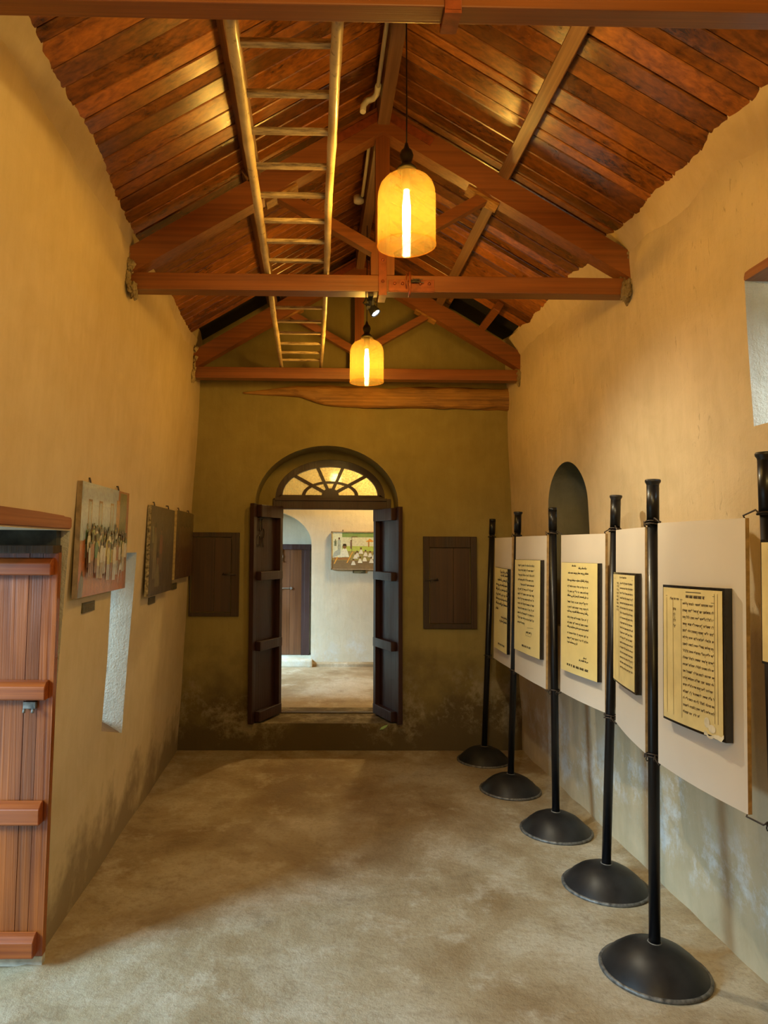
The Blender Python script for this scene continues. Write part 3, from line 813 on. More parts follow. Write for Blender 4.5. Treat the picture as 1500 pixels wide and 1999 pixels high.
# ------------------------------------------------------------------ wall cupboards
def cupboard(x0, x1, z0, z1, fw, dx0, dx1, dz0, dz1, label, left=True):
    t = empty('wall_cupboard', ((x0 + x1) / 2, YB, z0), label=label, cat='cupboard', group='small wooden cupboards in the gable wall')
    bm = B()
    for a in ((x0, dx0, z0, z1), (dx1, x1, z0, z1), (dx0, dx1, z0, dz0), (dx0, dx1, dz1, z1)):
        box(bm, a[0], a[1], YB - 0.020, YB + 0.05, a[2], a[3], bev=0.004)
    obj('frame', bm, M['cupf'], t)
    bm = B(); lay = bm.loops.layers.float_color.new('rnd')
    w = (dx1 - dx0); px = [dx0 + 0.005, dx0 + w * 0.58, dx1 - 0.005]
    for a, b in zip(px, px[1:]):
        box(bm, a + 0.0015, b - 0.0015, YB - 0.012, YB + 0.012, dz0 + 0.005, dz1 - 0.005, bev=0.002)
    d = obj('cupboard_door', bm, M['cup'], t)
    bm = B()
    xs = dx1 if left else dx0; s = -1 if left else 1; zc = (z0 + z1) / 2 + (0.0 if left else 0.02)
    tube(bm, [(xs - s * 0.04, YB - 0.028, zc), (xs + s * 0.07, YB - 0.028, zc)], 0.006, 8)
    box(bm, xs + s * 0.02 - 0.012, xs + s * 0.02 + 0.012, YB - 0.03, YB - 0.012, zc - 0.012, zc + 0.012)
    tube(bm, [(xs + s * 0.06, YB - 0.028, zc), (xs + s * 0.06, YB - 0.045, zc + 0.015)], 0.005, 6)
    obj('latch', bm, M['wire'], d)
    return t
cupboard(-1.016, -0.612, 1.075, 1.752, 0.05, -1.005, -0.675, 1.105, 1.715, 'small dark wooden wall cupboard left of the arched doorway')
cupboard(0.884, 1.322, 0.983, 1.730, 0.05, 0.934, 1.272, 1.022, 1.640, 'small dark wooden wall cupboard right of the arched doorway', left=False)

# ------------------------------------------------------------------ left doorway leaf and lintel
LY = 2.89
lf = empty('door_4', (-1.3, LY, 0.0), label='open plank door leaf of glossy orange brown wood at the left edge', kind='structure')
bm = B(); lay = bm.loops.layers.float_color.new('rnd')
edges = [-1.70, -1.56, -1.43, -1.295, -1.165, -1.113, -1.052]
def edge_at(x, z):  # right side follows the wall batter
    k = (x + 1.70) / (1.70 - 1.052)
    return x + k * 0.020 * (z / 1.6)
for a, b in zip(edges, edges[1:]):
    c = (rnd.random(), rnd.random(), rnd.random(), 1); dy = rnd.uniform(-0.002, 0.002)
    vs = box(bm, a + 0.0012, b - 0.0012, LY + dy, LY + 0.035, 0.045 + rnd.uniform(-.002, .002), 1.615)
    for v in vs: v.co.x = edge_at(v.co.x, v.co.z)
    for f in {f for v in vs for f in v.link_faces}:
        for l in f.loops: l[lay] = c
obj('planks', bm, M['leafdoor'], lf)
bm = B(); vs = []
for za, zb in ((0.005, 0.043),):
    box(bm, -1.70, -1.054, LY + 0.004, LY + 0.035, za, zb)
obj('worn_foot', bm, m_plain('bleached_wood', (0.52, 0.50, 0.42), 0.8, 0, 0.3, 25, 0.4), lf)
for i, (za, zb) in enumerate(((1.525, 1.585), (1.035, 1.100), (0.555, 0.630), (0.055, 0.130))):
    bm = B(); xe = -1.068 + 0.020 * (za / 1.6)- 0.006 * i * 0.4
    sec = [(LY, za), (LY, zb + 0.010), (LY - 0.022, zb + 0.004), (LY - 0.045, zb - 0.012), (LY - 0.045, za + 0.006), (LY - 0.038, za)]
    prism(bm, sec, 'x', -1.70, xe)
    bmesh.ops.bevel(bm, geom=bm.edges[:], offset=0.0025, segments=1, affect='EDGES')
    obj('batten', bm, M['leafbat'], lf)
bm = B(); box(bm, -1.150, -1.10, LY - 0.02, LY, 0.998, 1.026, bev=0.003); tube(bm, [(-1.142, LY - 0.024, 1.0), (-1.142, LY - 0.03, 0.985)], 0.006, 8); tube(bm, [(-1.108, LY - 0.024, 1.0), (-1.108, LY - 0.03, 0.985)], 0.006, 8)
obj('latch_staple', bm, M['rim'], lf)
bm = B(); box(bm, -1.72, -1.035, LY - 0.055, LY + 0.04, 1.612, 1.645, bev=0.003)
obj('top_rail', bm, M['cupf'], lf)
# cement reveal above the leaf, its shade painted in as dark colour
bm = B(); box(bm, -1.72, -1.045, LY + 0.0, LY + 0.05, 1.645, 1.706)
tag(obj('trim_1', bm, M['shadecement']), 'cement band above the open plank door, shade put into its dark colour', kind='structure')
# wooden lintel on the wall face
bm = B(); poly = [(1.2, 1.710), (2.93, 1.710), (2.945, 1.718), (2.945, 1.752), (2.930, 1.762), (2.6, 1.768), (2.3, 1.770), (1.2, 1.772)]
prism(bm, poly, 'x', -1.12, XL(1.7) + 0.008); bmesh.ops.bevel(bm, geom=bm.edges[:], offset=0.004, segments=2, affect='EDGES')
tag(obj('door_lintel', bm, M['lintel']), 'reddish wooden lintel in the left wall above the open plank door', 'lintel')
# high window lintel, right wall
bm = B(); box(bm, XR(2.65, 2) - 0.006, 1.80, 1.5, 2.612, 2.660, 2.695, bev=0.004)
tag(obj('window_lintel', bm, M['lintel']), 'wooden lintel over the high window in the right wall', 'lintel')
bm = B()
prism(bm, [(XL(0.65) - 0.022, 0.722), (-1.15, 0.765), (-1.22, 0.80), (-1.5, 0.80), (-1.5, 0.66), (XL(0.65) - 0.022, 0.66)], 'y', 3.615, 4.04)
for v in bm.verts:
    if v.co.z > 0.6: v.co.z -= 0.115 * (v.co.y - 3.615) / 0.425
tag(obj('trim_8', bm, m_plaster('brown_mud_sill', (0.34, 0.22, 0.12), (0.22, 0.14, 0.07))), 'sloping brown sill at the bottom of the slot window', kind='structure')
# window frames set at the outer face
def wframe(name, x, y0, y1, z0, z1, lab, bars=2):
    bm = B(); w = 0.04
    box(bm, x, x + 0.05, y0, y1, z0, z0 + w); box(bm, x, x + 0.05, y0, y1, z1 - w, z1)
    box(bm, x, x + 0.05, y0, y0 + w, z0, z1); box(bm, x, x + 0.05, y1 - w, y1, z0, z1)
    for k in range(bars):
        y = y0 + (y1 - y0) * (k + 1) / (bars + 1); tube(bm, [(x + 0.025, y, z0), (x + 0.025, y, z1)], 0.008, 8)
    return tag(obj(name, bm, M['cupf']), lab, kind='structure')
wframe('window_2', -1.60, 3.60, 4.04, 0.73, 1.60, 'narrow slot window in the left wall behind the first painting')
wframe('window_3', 2.05, 1.56, 2.60, 2.11, 2.64, 'high window at the right edge')
bm = B(); box(bm, 1.985, 2.02, 4.16, 4.94, 1.08, 2.06); tag(obj('window_4', bm, M['cupf']), 'closed wooden shutter in the arched niche of the right wall', kind='structure')

# ------------------------------------------------------------------ paintings
def painting_mesh(tf, w, h, elems, bg):
    """elems: list of (polygon[(u,v)], colour, lift)"""
    bm = B(); lay = bm.loops.layers.float_color.new('Col')
    def face(poly, col, lift):
        f = bm.faces.new([bm.verts.new(tf(u, v, lift)) for u, v in poly])
        for l in f.loops: l[lay] = (*col, 1)
    face([(0, 0), (w, 0), (w, h), (0, h)], bg, 0)
    for i, (p, c, lf_) in enumerate(elems):
        face(p, c, lf_ + 0.00004 * (i + 1))
    return bm

def fig(u, v, hh, cloth, skin=(0.22, 0.11, 0.05), w=None, sit=False, head=None, legs=None):
    w = w or hh * 0.30; out = []
    if sit:
        out.append(([(u - w * 1.1, v), (u + w * 1.1, v), (u + w * 0.9, v + hh * 0.25), (u + w * 0.45, v + hh * 0.62), (u - w * 0.45, v + hh * 0.62), (u - w * 0.9, v + hh * 0.25)], cloth, 0))
        hr = hh * 0.15; hy = v + hh * 0.78
    else:
        out.append(([(u - w * 0.42, v + hh * 0.38), (u + w * 0.42, v + hh * 0.38), (u + w * 0.5, v + hh * 0.72), (u + w * 0.3, v + hh * 0.83), (u - w * 0.3, v + hh * 0.83), (u - w * 0.5, v + hh * 0.72)], cloth, 0))
        lc = legs or [c * 0.8 for c in cloth]
        out.append(([(u - w * 0.40, v), (u - w * 0.06, v), (u - w * 0.02, v + hh * 0.4), (u - w * 0.4, v + hh * 0.4)], lc, 0))
        out.append(([(u + w * 0.06, v), (u + w * 0.40, v), (u + w * 0.4, v + hh * 0.4), (u + w * 0.02, v + hh * 0.4)], lc, 0))
        hr = hh * 0.075; hy = v + hh * 0.91
    out.append(([(u + hr * math.cos(k * PI / 4), hy + hr * 1.15 * math.sin(k * PI / 4)) for k in range(8)], skin, 0))
    out.append(([(u - hr * 1.05, hy + hr * 0.2), (u + hr * 1.05, hy + hr * 0.2), (u + hr * 0.7, hy + hr * 1.35), (u - hr * 0.7, hy + hr * 1.35)], head or (0.04, 0.03, 0.02), 0))
    return out
def rect(u0, u1, v0, v1, c): return ([(u0, v0), (u1, v0), (u1, v1), (u0, v1)], c, 0)

def hang_painting(y_near, y_far, z0, z1, xw, thick, elems, bg, label, mat, lean=0.02, edge=None, hooks=(0.2, 0.8), plaque=None, hooklen=0.012):
    """on the left wall; u runs from the near edge to the far edge"""
    w, h = y_far - y_near, z1 - z0
    t = empty('painting', (xw, (y_near + y_far) / 2, z0), label=label, cat='painting', group='paintings hung on plaster walls')
    def face_x(v): return xw + thick + 0.008 + lean * (v / h)
    def tf(u, v, lift): return Vector((face_x(v) + 0.0006 + lift, y_near + u, z0 + v))
    bm = painting_mesh(tf, w, h, elems, bg); obj('painted_canvas', bm, mat, t)
    bm = B()
    def q(u, v, d): return Vector((face_x(v) - d, y_near + u, z0 + v))
    a = [bm.verts.new(q(u, v, 0)) for u, v in ((0, 0), (w, 0), (w, h), (0, h))]; b = [bm.verts.new(q(u, v, thick)) for u, v in ((0, 0), (w, 0), (w, h), (0, h))]
    bm.faces.new(a); bm.faces.new(b)
    for i in range(4): bm.faces.new((a[i], a[(i + 1) % 4], b[(i + 1) % 4], b[i]))
    obj('stretcher_edge', bm, edge or M['canvedge'], t)
    for k in hooks:
        bm = B(); y = y_near + w * k; x = face_x(h) - thick
        tube(bm, [(XL(z1) - 0.01, y, z1 + 0.012 + hooklen), (x + 0.004, y, z1 + 0.012 + hooklen), (x + 0.008, y, z1 + hooklen * 0.4), (x, y, z1 - 0.01)], 0.0045, 6)
        obj('nail_hook', bm, M['wire'], t)
    return t

r = random.Random(11)
el = []
w1, h1 = 0.70, 0.49
el.append(rect(0, 0.55, 0.24, h1, (0.42, 0.48, 0.50)))
el.append(rect(0.02, 0.45, 0.40, h1 - 0.012, (0.50, 0.55, 0.56)))
el.append(([(0, 0), (w1, 0), (w1, 0.20), (0.5, 0.25), (0.12, 0.27), (0, 0.22)], (0.50, 0.17, 0.06), 0))
for u in (0.09, 0.24, 0.42):
    el.append(rect(u, u + 0.055, 0.27, 0.42, (0.30, 0.20, 0.10))); el.append(rect(u + 0.01, u + 0.045, 0.29, 0.41, (0.33, 0.36, 0.33)))
el.append(rect(0.52, 0.60, 0.22, 0.44, (0.45, 0.22, 0.06))); el.append(rect(0.58, w1, 0.24, h1 - 0.01, (0.20, 0.19, 0.07)))
el.append(([(0, 0), (0.06, 0), (0.07, 0.07), (0.045, 0.12), (0.01, 0.06)], (0.16, 0.13, 0.09), 0))
pal = [(0.62, 0.50, 0.28), (0.68, 0.60, 0.42), (0.34, 0.36, 0.12), (0.40, 0.16, 0.06), (0.55, 0.42, 0.12), (0.12, 0.10, 0.14), (0.66, 0.56, 0.30), (0.10, 0.22, 0.09), (0.70, 0.64, 0.50)]
for row, (v0, hh, cnt) in enumerate(((0.165, 0.135, 24), (0.145, 0.145, 24), (0.115, 0.155, 22), (0.085, 0.165, 14))):
    for k in range(cnt):
        u = 0.09 + 0.60 * (k + r.uniform(-.3, .3)) / cnt
        el += fig(min(0.67, u), v0 + r.uniform(-0.015, 0.015), hh * r.uniform(0.85, 1.1), r.choice(pal), legs=r.choice([(0.5, 0.40, 0.26), (0.38, 0.2, 0.1), (0.3, 0.13, 0.06), (0.55, 0.5, 0.4)]))
el += fig(0.46, 0.055, 0.19, (0.74, 0.68, 0.55), legs=(0.60, 0.60, 0.58)); el += fig(0.36, 0.06, 0.18, (0.66, 0.56, 0.22), legs=(0.5, 0.5, 0.48))
el.append(([(0.53, 0.03), (0.56, 0.10), (0.585, 0.10), (0.60, 0.03), (0.59, 0.12), (0.57, 0.14), (0.55, 0.12)], (0.7, 0.68, 0.64), 0))
hang_painting(2.975, 3.72, 1.425, 1.915, XL(1.6), 0.022, el, (0.40, 0.16, 0.06), 'large painting of a crowd before a pale blue building, nearest on left wall', M['paint'], lean=0.012)
el = []
el.append(rect(0, 0.68, 0.33, 0.545, (0.11, 0.085, 0.05))); el.append(rect(0, 0.68, 0.0, 0.2, (0.08, 0.055, 0.032)))
el += fig(0.13, 0.10, 0.34, (0.20, 0.15, 0.07), legs=(0.22, 0.17, 0.09)); el += fig(0.30, 0.14, 0.28, (0.25, 0.10, 0.06), legs=(0.16, 0.09, 0.05)); el += fig(0.22, 0.05, 0.22, (0.20, 0.16, 0.08), sit=True)
el.append(rect(0.05, 0.08, 0.32, 0.42, (0.3, 0.27, 0.13)))
hang_painting(4.235, 4.93, 1.340, 1.885, XL(1.6), 0.022, el, (0.085, 0.062, 0.035), 'dark murky painting in torn glossy wrapping, middle of the three on left wall', M['paintdull'], edge=m_plain('torn_wrap', (0.30, 0.24, 0.13), 0.3, 0.1, 0.9, 60, 0.8, coat=0.3), lean=0.012)
el = []
el.append(rect(0, 0.66, 0.28, 0.49, (0.11, 0.085, 0.045))); el.append(rect(0, 0.66, 0.0, 0.20, (0.075, 0.028, 0.010)))
for k in range(6):
    el += fig(0.16 + 0.07 * k, 0.12 + 0.01 * (k % 2), 0.27, (0.17, 0.10, 0.035), legs=(0.13, 0.06, 0.02))
hang_painting(5.02, 5.70, 1.405, 1.890, XL(1.6), 0.022, el, (0.10, 0.055, 0.02), 'dark brown painting nearest the gable wall corner, farthest on left wall', M['paintdull'], edge=m_plain('pale_wrap', (0.42, 0.30, 0.12), 0.5, 0, 0.3, 50, 0.3), lean=0.012)

def plaque(y0, y1, z0, z1, label):
    t = B(); x = XL((z0 + z1) / 2); box(t, x - 0.006, x + 0.005, y0, y1, z0, z1, bev=0.001)
    o = tag(obj('label_plaque', t, M['plaque']), label, 'plaque', 'small dark plaques below the paintings')
    t = B()
    for k in range(3):
        zz = z1 - (z1 - z0) * (0.28 + 0.22 * k); box(t, x + 0.0050, x + 0.0056, y0 + (y1 - y0) * (0.15 + 0.05 * (k % 2)), y1 - (y1 - y0) * (0.15 + 0.08 * k), zz - 0.002, zz + 0.002)
    obj('printed_lines', t, M['inkb'], o)
plaque(3.17, 3.34, 1.345, 1.390, 'small dark plaque on left wall below the crowd painting')
plaque(4.44, 4.61, 1.278, 1.320, 'small dark plaque below the murky wrapped painting')
plaque(5.14, 5.31, 1.325, 1.370, 'small dark plaque below the painting nearest the gable corner')

# ------------------------------------------------------------------ display stands
def make_stand(base, top, label, cap=True, r=0.0215):
    b = Vector(base); tp = Vector(top)
    t = empty('display_stand', base, label=label, cat='stand', group='black pole stands carrying the panels')
    bm = B()
    prof = [(0.026, 0.112), (0.05, 0.108), (0.085, 0.098), (0.125, 0.078), (0.160, 0.050), (0.186, 0.022), (0.196, 0.010)]
    prof = [(0.0, 0.112)] + prof
    lathe(bm, prof, (b.x, b.y, 0.0), 56)
    for v in bm.verts:
        v.co.z += 0.002 * noise.noise(v.co * 12)
    o = obj('dome_base', bm, M['blackworn'], t)
    bm = B(); lathe(bm, [(0.192, 0.013), (0.201, 0.015), (0.206, 0.009), (0.205, 0.001), (0.190, 0.0)], (b.x, b.y, 0.0), 56)
    lathe(bm, [(r + 0.001, 0.114), (r + 0.005, 0.114), (r + 0.006, 0.109)], (b.x + (tp.x - b.x) * 0.06, b.y, 0.0), 24)
    obj('rim_weld', bm, M['rim'], t)
    d = (tp - b)
    p0 = b + d * 0.055
    z_ring = 1.75; k = (z_ring - b.z) / d.z
    bm = B(); tube(bm, [p0, b + d * k], r, 20); tube(bm, [b + d * k, tp - d.normalized() * 0.02], r * 1.12, 20)
    obj('pole', bm, M['black'], t)
    if cap:
        q = d.to_track_quat('Z', 'Y').to_matrix().to_4x4()
        bm = B(); lathe(bm, [(r * 1.1, -0.026), (r * 1.16, -0.018), (r * 1.38, -0.011), (r * 1.42, -0.004), (r * 1.3, 0.0), (r * 0.9, 0.001), (r * 0.85, -0.01), (0, -0.01)], seg=24, M=Matrix.Translation(tp) @ q)
        obj('flanged_cap', bm, M['blackworn'], t)
    else:
        bm = B(); tube(bm, [tp - d.normalized() * 0.021, tp], r * 1.14, 20); obj('flat_cap', bm, M['black'], t)
    return b, tp
ST = [((1.317, 5.571, 0), (1.400, 5.571, 1.868), False), ((1.338, 4.904, 0), (1.411, 4.904, 1.893), True), ((1.417, 4.219, 0), (1.421, 4.219, 1.885), False),
      ((1.429, 3.541, 0), (1.515, 3.541, 1.912), True), ((1.337, 2.851, 0), (1.372, 2.851, 1.926), True), ((1.372, 2.125, 0), (1.372, 2.125, 1.942), True)]
LABS = ['black pole stand farthest back, in front of the gable wall, with flat top', 'black pole stand second from the gable wall, flanged cap',
        'black pole stand with flat top in front of the arched niche', 'black pole stand fourth from the gable wall, beside the narrow ruled document',
        'black pole stand with the nearest fully visible dome base, left of the largest panel', 'black pole stand cut off by the right edge of the photo']
stands = [make_stand(b, t, l, c) for (b, t, c), l in zip(ST, LABS)]

# ------------------------------------------------------------------ panels with mounted documents
def make_panel(pl, pr, zt, zb, label, th=0.013, bow=0.012, poles=None):
    """pl, pr: (x,y) of the left (far) and right (near) ends of the room face at top; slight batter"""
    PL = Vector((pl[0], pl[1], 0)); PR = Vector((pr[0], pr[1], 0)); d = (PR - PL); L = d.length; d.normalize()
    n = Vector((d.y, -d.x, 0))
    if n.x > 0: n = -n
    t = empty('notice_board', (pl[0] + d.x * L / 2, pl[1] + d.y * L / 2, zb), label=label, cat='panel', group='off-white panels wired between the stands')
    def P(u, z, off=0.0):
        k = u / L
        b = bow * math.sin(PI * k)
        lean = 0.018 * (z - zb) / (zt - zb) - 0.018
        return PL + d * u + n * (off + b - 0) + Vector((lean, 0, z))
    N = 14; M_ = 8
    bm = B()
    fr = [[bm.verts.new(P(L * i / N, zb + (zt - zb) * j / M_, 0)) for i in range(N + 1)] for j in range(M_ + 1)]
    bk = [[bm.verts.new(P(L * i / N, zb + (zt - zb) * j / M_, -th)) for i in range(N + 1)] for j in range(M_ + 1)]
    for j in range(M_):
        for i in range(N):
            for g in (fr, bk):
                f = bm.faces.new((g[j][i], g[j][i + 1], g[j + 1][i + 1], g[j + 1][i])); f.smooth = True
    edge = []
    for i in range(N):
        edge += [(fr[0][i], fr[0][i + 1], bk[0][i + 1], bk[0][i]), (fr[-1][i], fr[-1][i + 1], bk[-1][i + 1], bk[-1][i])]
    for j in range(M_):
        edge += [(fr[j][0], fr[j + 1][0], bk[j + 1][0], bk[j][0]), (fr[j][-1], fr[j + 1][-1], bk[j + 1][-1], bk[j][-1])]
    for e in edge: bm.faces.new(e).material_index = 1
    for e in bm.edges:
        if len(e.link_faces) == 2 and e.link_faces[0].material_index != e.link_faces[1].material_index: e.smooth = False
    obj('board_sheet', bm, [M['board'], M['edge']], t)
    # wires at the corners around the poles
    for (side, pole) in poles or ():
        b, tp = stands[pole]
        for z, up in ((zt, 1), (zb, -1)):
            c = P(0.008 if side == 0 else L - 0.008, z, 0.0)
            zz = z + (0.012 if up > 0 else -0.005)
            pc = b + (tp - b) * (zz / tp.z)
            w = B(); pts = []
            for k in range(17):
                a = 2 * PI * k / 16
                pts.append((pc.x + 0.0285 * math.cos(a), pc.y + 0.0285 * math.sin(a), zz + 0.003 * math.sin(a * 2)))
            tube(w, pts, 0.003, 6)
            dv = (c - pc); dv.z = 0; dv.normalize(); st_ = pc + dv * 0.028; st_.z = zz
            tube(w, [st_, st_ + dv * 0.012 + Vector((0, 0, 0.012 * up)), c + Vector((0, 0, 0.008 * up)), c + Vector((0, 0, -0.02 * up)) - n * (th + 0.002)], 0.003, 6)
            if up < 0:
                tube(w, [st_, st_ + Vector((-0.008, -0.006, -0.015)), st_ + Vector((0.0, 0.004, -0.026)), st_ + Vector((0.010, -0.006, -0.018))], 0.0022, 5)
            obj('tie_wire', w, M['wire'], t)
    return t, P, L, n

def ribbon(bm, pts, w, P, off):
    for (u0, v0), (u1, v1) in zip(pts, pts[1:]):
        du, dv = u1 - u0, v1 - v0; l = math.hypot(du, dv)
        if l < 1e-6: continue
        nu, nv = -dv / l * w / 2, du / l * w / 2
        eu, ev = du / l * w * 0.3, dv / l * w * 0.3
        bm.faces.new([bm.verts.new(P(a, b, off)) for a, b in ((u0 + nu - eu, v0 + nv - ev), (u1 + nu + eu, v1 + nv + ev), (u1 - nu + eu, v1 - nv + ev), (u0 - nu - eu, v0 - nv - ev))])

def scribble(bm, u0, u1, v, h, r, style, P, off, w, drop=0.0):
    u = u0; first = True
    while u < u1 - h * 0.5:
        wl = r.uniform(2.0, 7.0) * h * 0.6
        ue = min(u1, u + wl)
        if style == 'modi':           # head line with looped hooks hanging below it
            vv = v
            ribbon(bm, [(u, v + r.uniform(-.05, .05) * h), (ue, v + r.uniform(-.05, .05) * h)], w * 0.9, P, off)
            x = u + h * 0.15
            while x < ue - h * 0.2:
                k = r.random(); a = h * r.uniform(0.55, 0.8)
                if k < 0.35: s = [(x, v), (x + 0.02 * h, v - a * 0.6), (x - 0.12 * h, v - a)]
                elif k < 0.65: s = [(x, v), (x + 0.2 * h, v - a * 0.25), (x, v - a * 0.6), (x + 0.22 * h, v - a * 0.95), (x + 0.32 * h, v - a * 0.5)]
                elif k < 0.85: s = [(x + 0.1 * h, v), (x + 0.3 * h, v - a * 0.4), (x + 0.05 * h, v - a * 0.8), (x - 0.05 * h, v - a * 0.4), (x + 0.12 * h, v - a * 0.15)]
                else: s = [(x, v), (x + 0.18 * h, v + h * 0.35), (x + 0.35 * h, v + h * 0.45)]
                ribbon(bm, s, w, P, off); x += h * r.uniform(0.32, 0.48)
            if r.random() < 0.2: ribbon(bm, [(x - 0.3 * h, v - 0.6 * h), (x - 0.45 * h, v - 1.2 * h), (x - 0.1 * h, v - 1.3 * h)], w * 0.8, P, off)
        elif style == 'cursive':
            s = []; x = u; sl = 0.35
            while x < ue:
                k = r.random(); a = h * (0.45 if k < 0.65 else 1.0 if k < 0.85 else -0.5)
                s += [(x, v), (x + h * 0.18 + a * sl * 0.3, v + a), (x + h * 0.26, v + a * 0.5), (x + h * 0.2, v - 0.02 * h)]
                x += h * r.uniform(0.30, 0.42)
            ribbon(bm, s, w, P, off)
        else:                          # print
            x = u
            ribbon(bm, [(u, v + h * 0.5), (ue, v + h * 0.5)], w * 1.1, P, off)
            while x < ue - 0.2 * h:
                ribbon(bm, [(x + h * 0.3, v + h * 0.5), (x + h * 0.3, v - h * 0.4)], w, P, off)
                ribbon(bm, [(x + h * 0.3, v), (x + h * 0.05, v + 0.15 * h), (x + 0.02 * h, v - 0.25 * h)], w, P, off)
                x += h * 0.5
        u = ue + h * r.uniform(0.35, 0.7)

def make_doc(P, L, u0, u1, z0, z1, th, label, kind, border=0.006, tan=False, skew=(0, 0)):
    """board of thickness th on the panel face; page on its front"""
    t = empty('mounted_document', P((u0 + u1) / 2, z0, 0), label=label, cat='document', group='framed handwritten documents on the panels')
    W, H = u1 - u0, z1 - z0
    def Q(a, b, off): return P(u0 + a, z0 + b + skew[0] * a, th + 0.0015 + off)
    bm = B(); N = 10
    prev = None
    secs = []
    for i in range(N + 1):
        a = W * i / N
        secs.append([bm.verts.new(P(u0 + a, z0 + bb + skew[0] * a, o)) for bb, o in ((0, 0.0015), (0, th), (H, th), (H, 0.0015))])
    for s0, s1 in zip(secs, secs[1:]):
        for k in range(4): bm.faces.new((s0[k], s0[(k + 1) % 4], s1[(k + 1) % 4], s1[k]))
    bm.faces.new(secs[0]); bm.faces.new(secs[-1])
    obj('backing_board', bm, M['blkedge'], t)
    bm = B(); secs = []
    bd = border
    for i in range(N + 1):
        a = bd + (W - 2 * bd) * i / N
        secs.append([bm.verts.new(Q(a, bb, o)) for bb, o in ((bd, 0), (bd, 0.0012), (H - bd, 0.0012), (H - bd, 0))])
    for s0, s1 in zip(secs, secs[1:]):
        for k in range(4): bm.faces.new((s0[k], s0[(k + 1) % 4], s1[(k + 1) % 4], s1[k]))
    bm.faces.new(secs[0]); bm.faces.new(secs[-1])
    obj('page', bm, M['pageb'] if tan else M['page'], t)
    r = random.Random(hash(kind) % 1 + int(u0 * 1000) + int(z0 * 999))
    off = 0.0018
    bm = B(); ink = B()
    if kind == 'ledger':
        lw = 0.0016
        for a in (0.035, 0.080, 0.135): ribbon(ink, [(a, H - 0.045), (a + 0.003, 0.03)], lw, Q, off)
        for a in (W - 0.045, W - 0.03): ribbon(ink, [(a, H - 0.02), (a - 0.001, 0.05)], lw, Q, off)
        ribbon(ink, [(0.03, H - 0.038), (W - 0.045, H - 0.028)], lw, Q, off); ribbon(ink, [(0.13, H - 0.048), (W - 0.045, H - 0.050)], lw, Q, off)
        ribbon(bm, [(0.165, H - 0.020), (0.25, H - 0.020)], 0.003, Q, off)
        scribble(bm, 0.165, 0.27, H - 0.036, 0.009, r, 'print', Q, off, 0.0022)
        scribble(bm, 0.06, 0.12, H - 0.045, 0.008, r, 'modi', Q, off, 0.0016)
        n = 17
        for k in range(n):
            v = H - 0.062 - (H - 0.115) * k / (n - 1)
            scribble(bm, 0.145, W - 0.048 if k < n - 1 else 0.24, v + 0.004 - 0.0 * k, 0.0088, r, 'modi', Q, off, 0.00135)
        for k in range(4): scribble(bm, 0.083, 0.10, H - 0.08 - 0.02 * k, 0.011, r, 'modi', Q, off, 0.0015)
    elif kind == 'ledger2':
        for a in (0.06, 0.135, 0.15): ribbon(ink, [(a, H - 0.05), (a + 0.002, 0.02)], 0.0016, Q, off)
        ribbon(ink, [(0.04, H - 0.028), (W - 0.03, H - 0.030)], 0.0016, Q, off)
        scribble(bm, 0.15, 0.27, H - 0.02, 0.008, r, 'modi', Q, off, 0.0016)
        n = 18
        for k in range(n):
            scribble(bm, 0.16, W - 0.03, H - 0.045 - (H - 0.13) * k / (n - 1), 0.0088, r, 'modi', Q, off, 0.0015)
        for k in range(9): scribble(bm, 0.09, 0.135, H - 0.045 - 0.015 * k, 0.010, r, 'modi', Q, off, 0.0015)
    elif kind == 'letter3':
        scribble(bm, 0.15, 0.20, H - 0.02, 0.010, r, 'cursive', Q, off, 0.0018); scribble(bm, 0.23, 0.33, H - 0.032, 0.010, r, 'cursive', Q, off, 0.0016)
        scribble(bm, 0.10, 0.34, H - 0.060, 0.012, r, 'cursive', Q, off, 0.0018)
        n = 13
        for k in range(n):
            scribble(bm, 0.09 + 0.004 * r.random(), (0.34 if k < n - 1 else 0.22), H - 0.10 - 0.0285 * k, 0.0115, r, 'modi' if k % 3 else 'cursive', Q, off, 0.0016)
        scribble(bm, 0.29, 0.32, 0.10, 0.008, r, 'cursive', Q, off, 0.0016); scribble(bm, 0.24, 0.34, 0.083, 0.010, r, 'cursive', Q, off, 0.0016)
        for a, b in ((0.09, 0.13), (0.145, 0.155), (0.17, 0.19), (0.205, 0.235), (0.25, 0.29), (0.305, 0.345)): scribble(bm, a, b + 0.004, 0.04, 0.012, r, 'print', Q, off, 0.0022)
    elif kind == 'letter2':
        n = 13
        for k in range(n):
            scribble(bm, 0.075 if k != 4 else 0.13, (0.39 if k < n - 1 else 0.22), H - 0.035 - 0.0305 * k, 0.0135, r, 'modi', Q, off, 0.0020)
        ribbon(bm, [(0.27, H - 0.425), (0.38, H - 0.418)], 0.0016, Q, off); scribble(bm, 0.25, 0.35, H - 0.450, 0.012, r, 'modi', Q, off, 0.0022)
        ribbon(bm, [(0.25, H - 0.455), (0.24, H - 0.475), (0.33, H - 0.475), (0.35, H - 0.46)], 0.0014, Q, off)
        for a, b in ((0.17, 0.20), (0.215, 0.225), (0.24, 0.255), (0.27, 0.285), (0.30, 0.335)): scribble(bm, a, b + 0.005, 0.045, 0.012, r, 'print', Q, off, 0.0024)
    else:
        scribble(bm, 0.16, 0.36, H - 0.030, 0.018, r, 'cursive', Q, off, 0.0028); scribble(bm, 0.17, 0.36, H - 0.055, 0.018, r, 'cursive', Q, off, 0.0028)
        scribble(bm, 0.09, 0.37, H - 0.09, 0.020, r, 'cursive', Q, off, 0.0030)
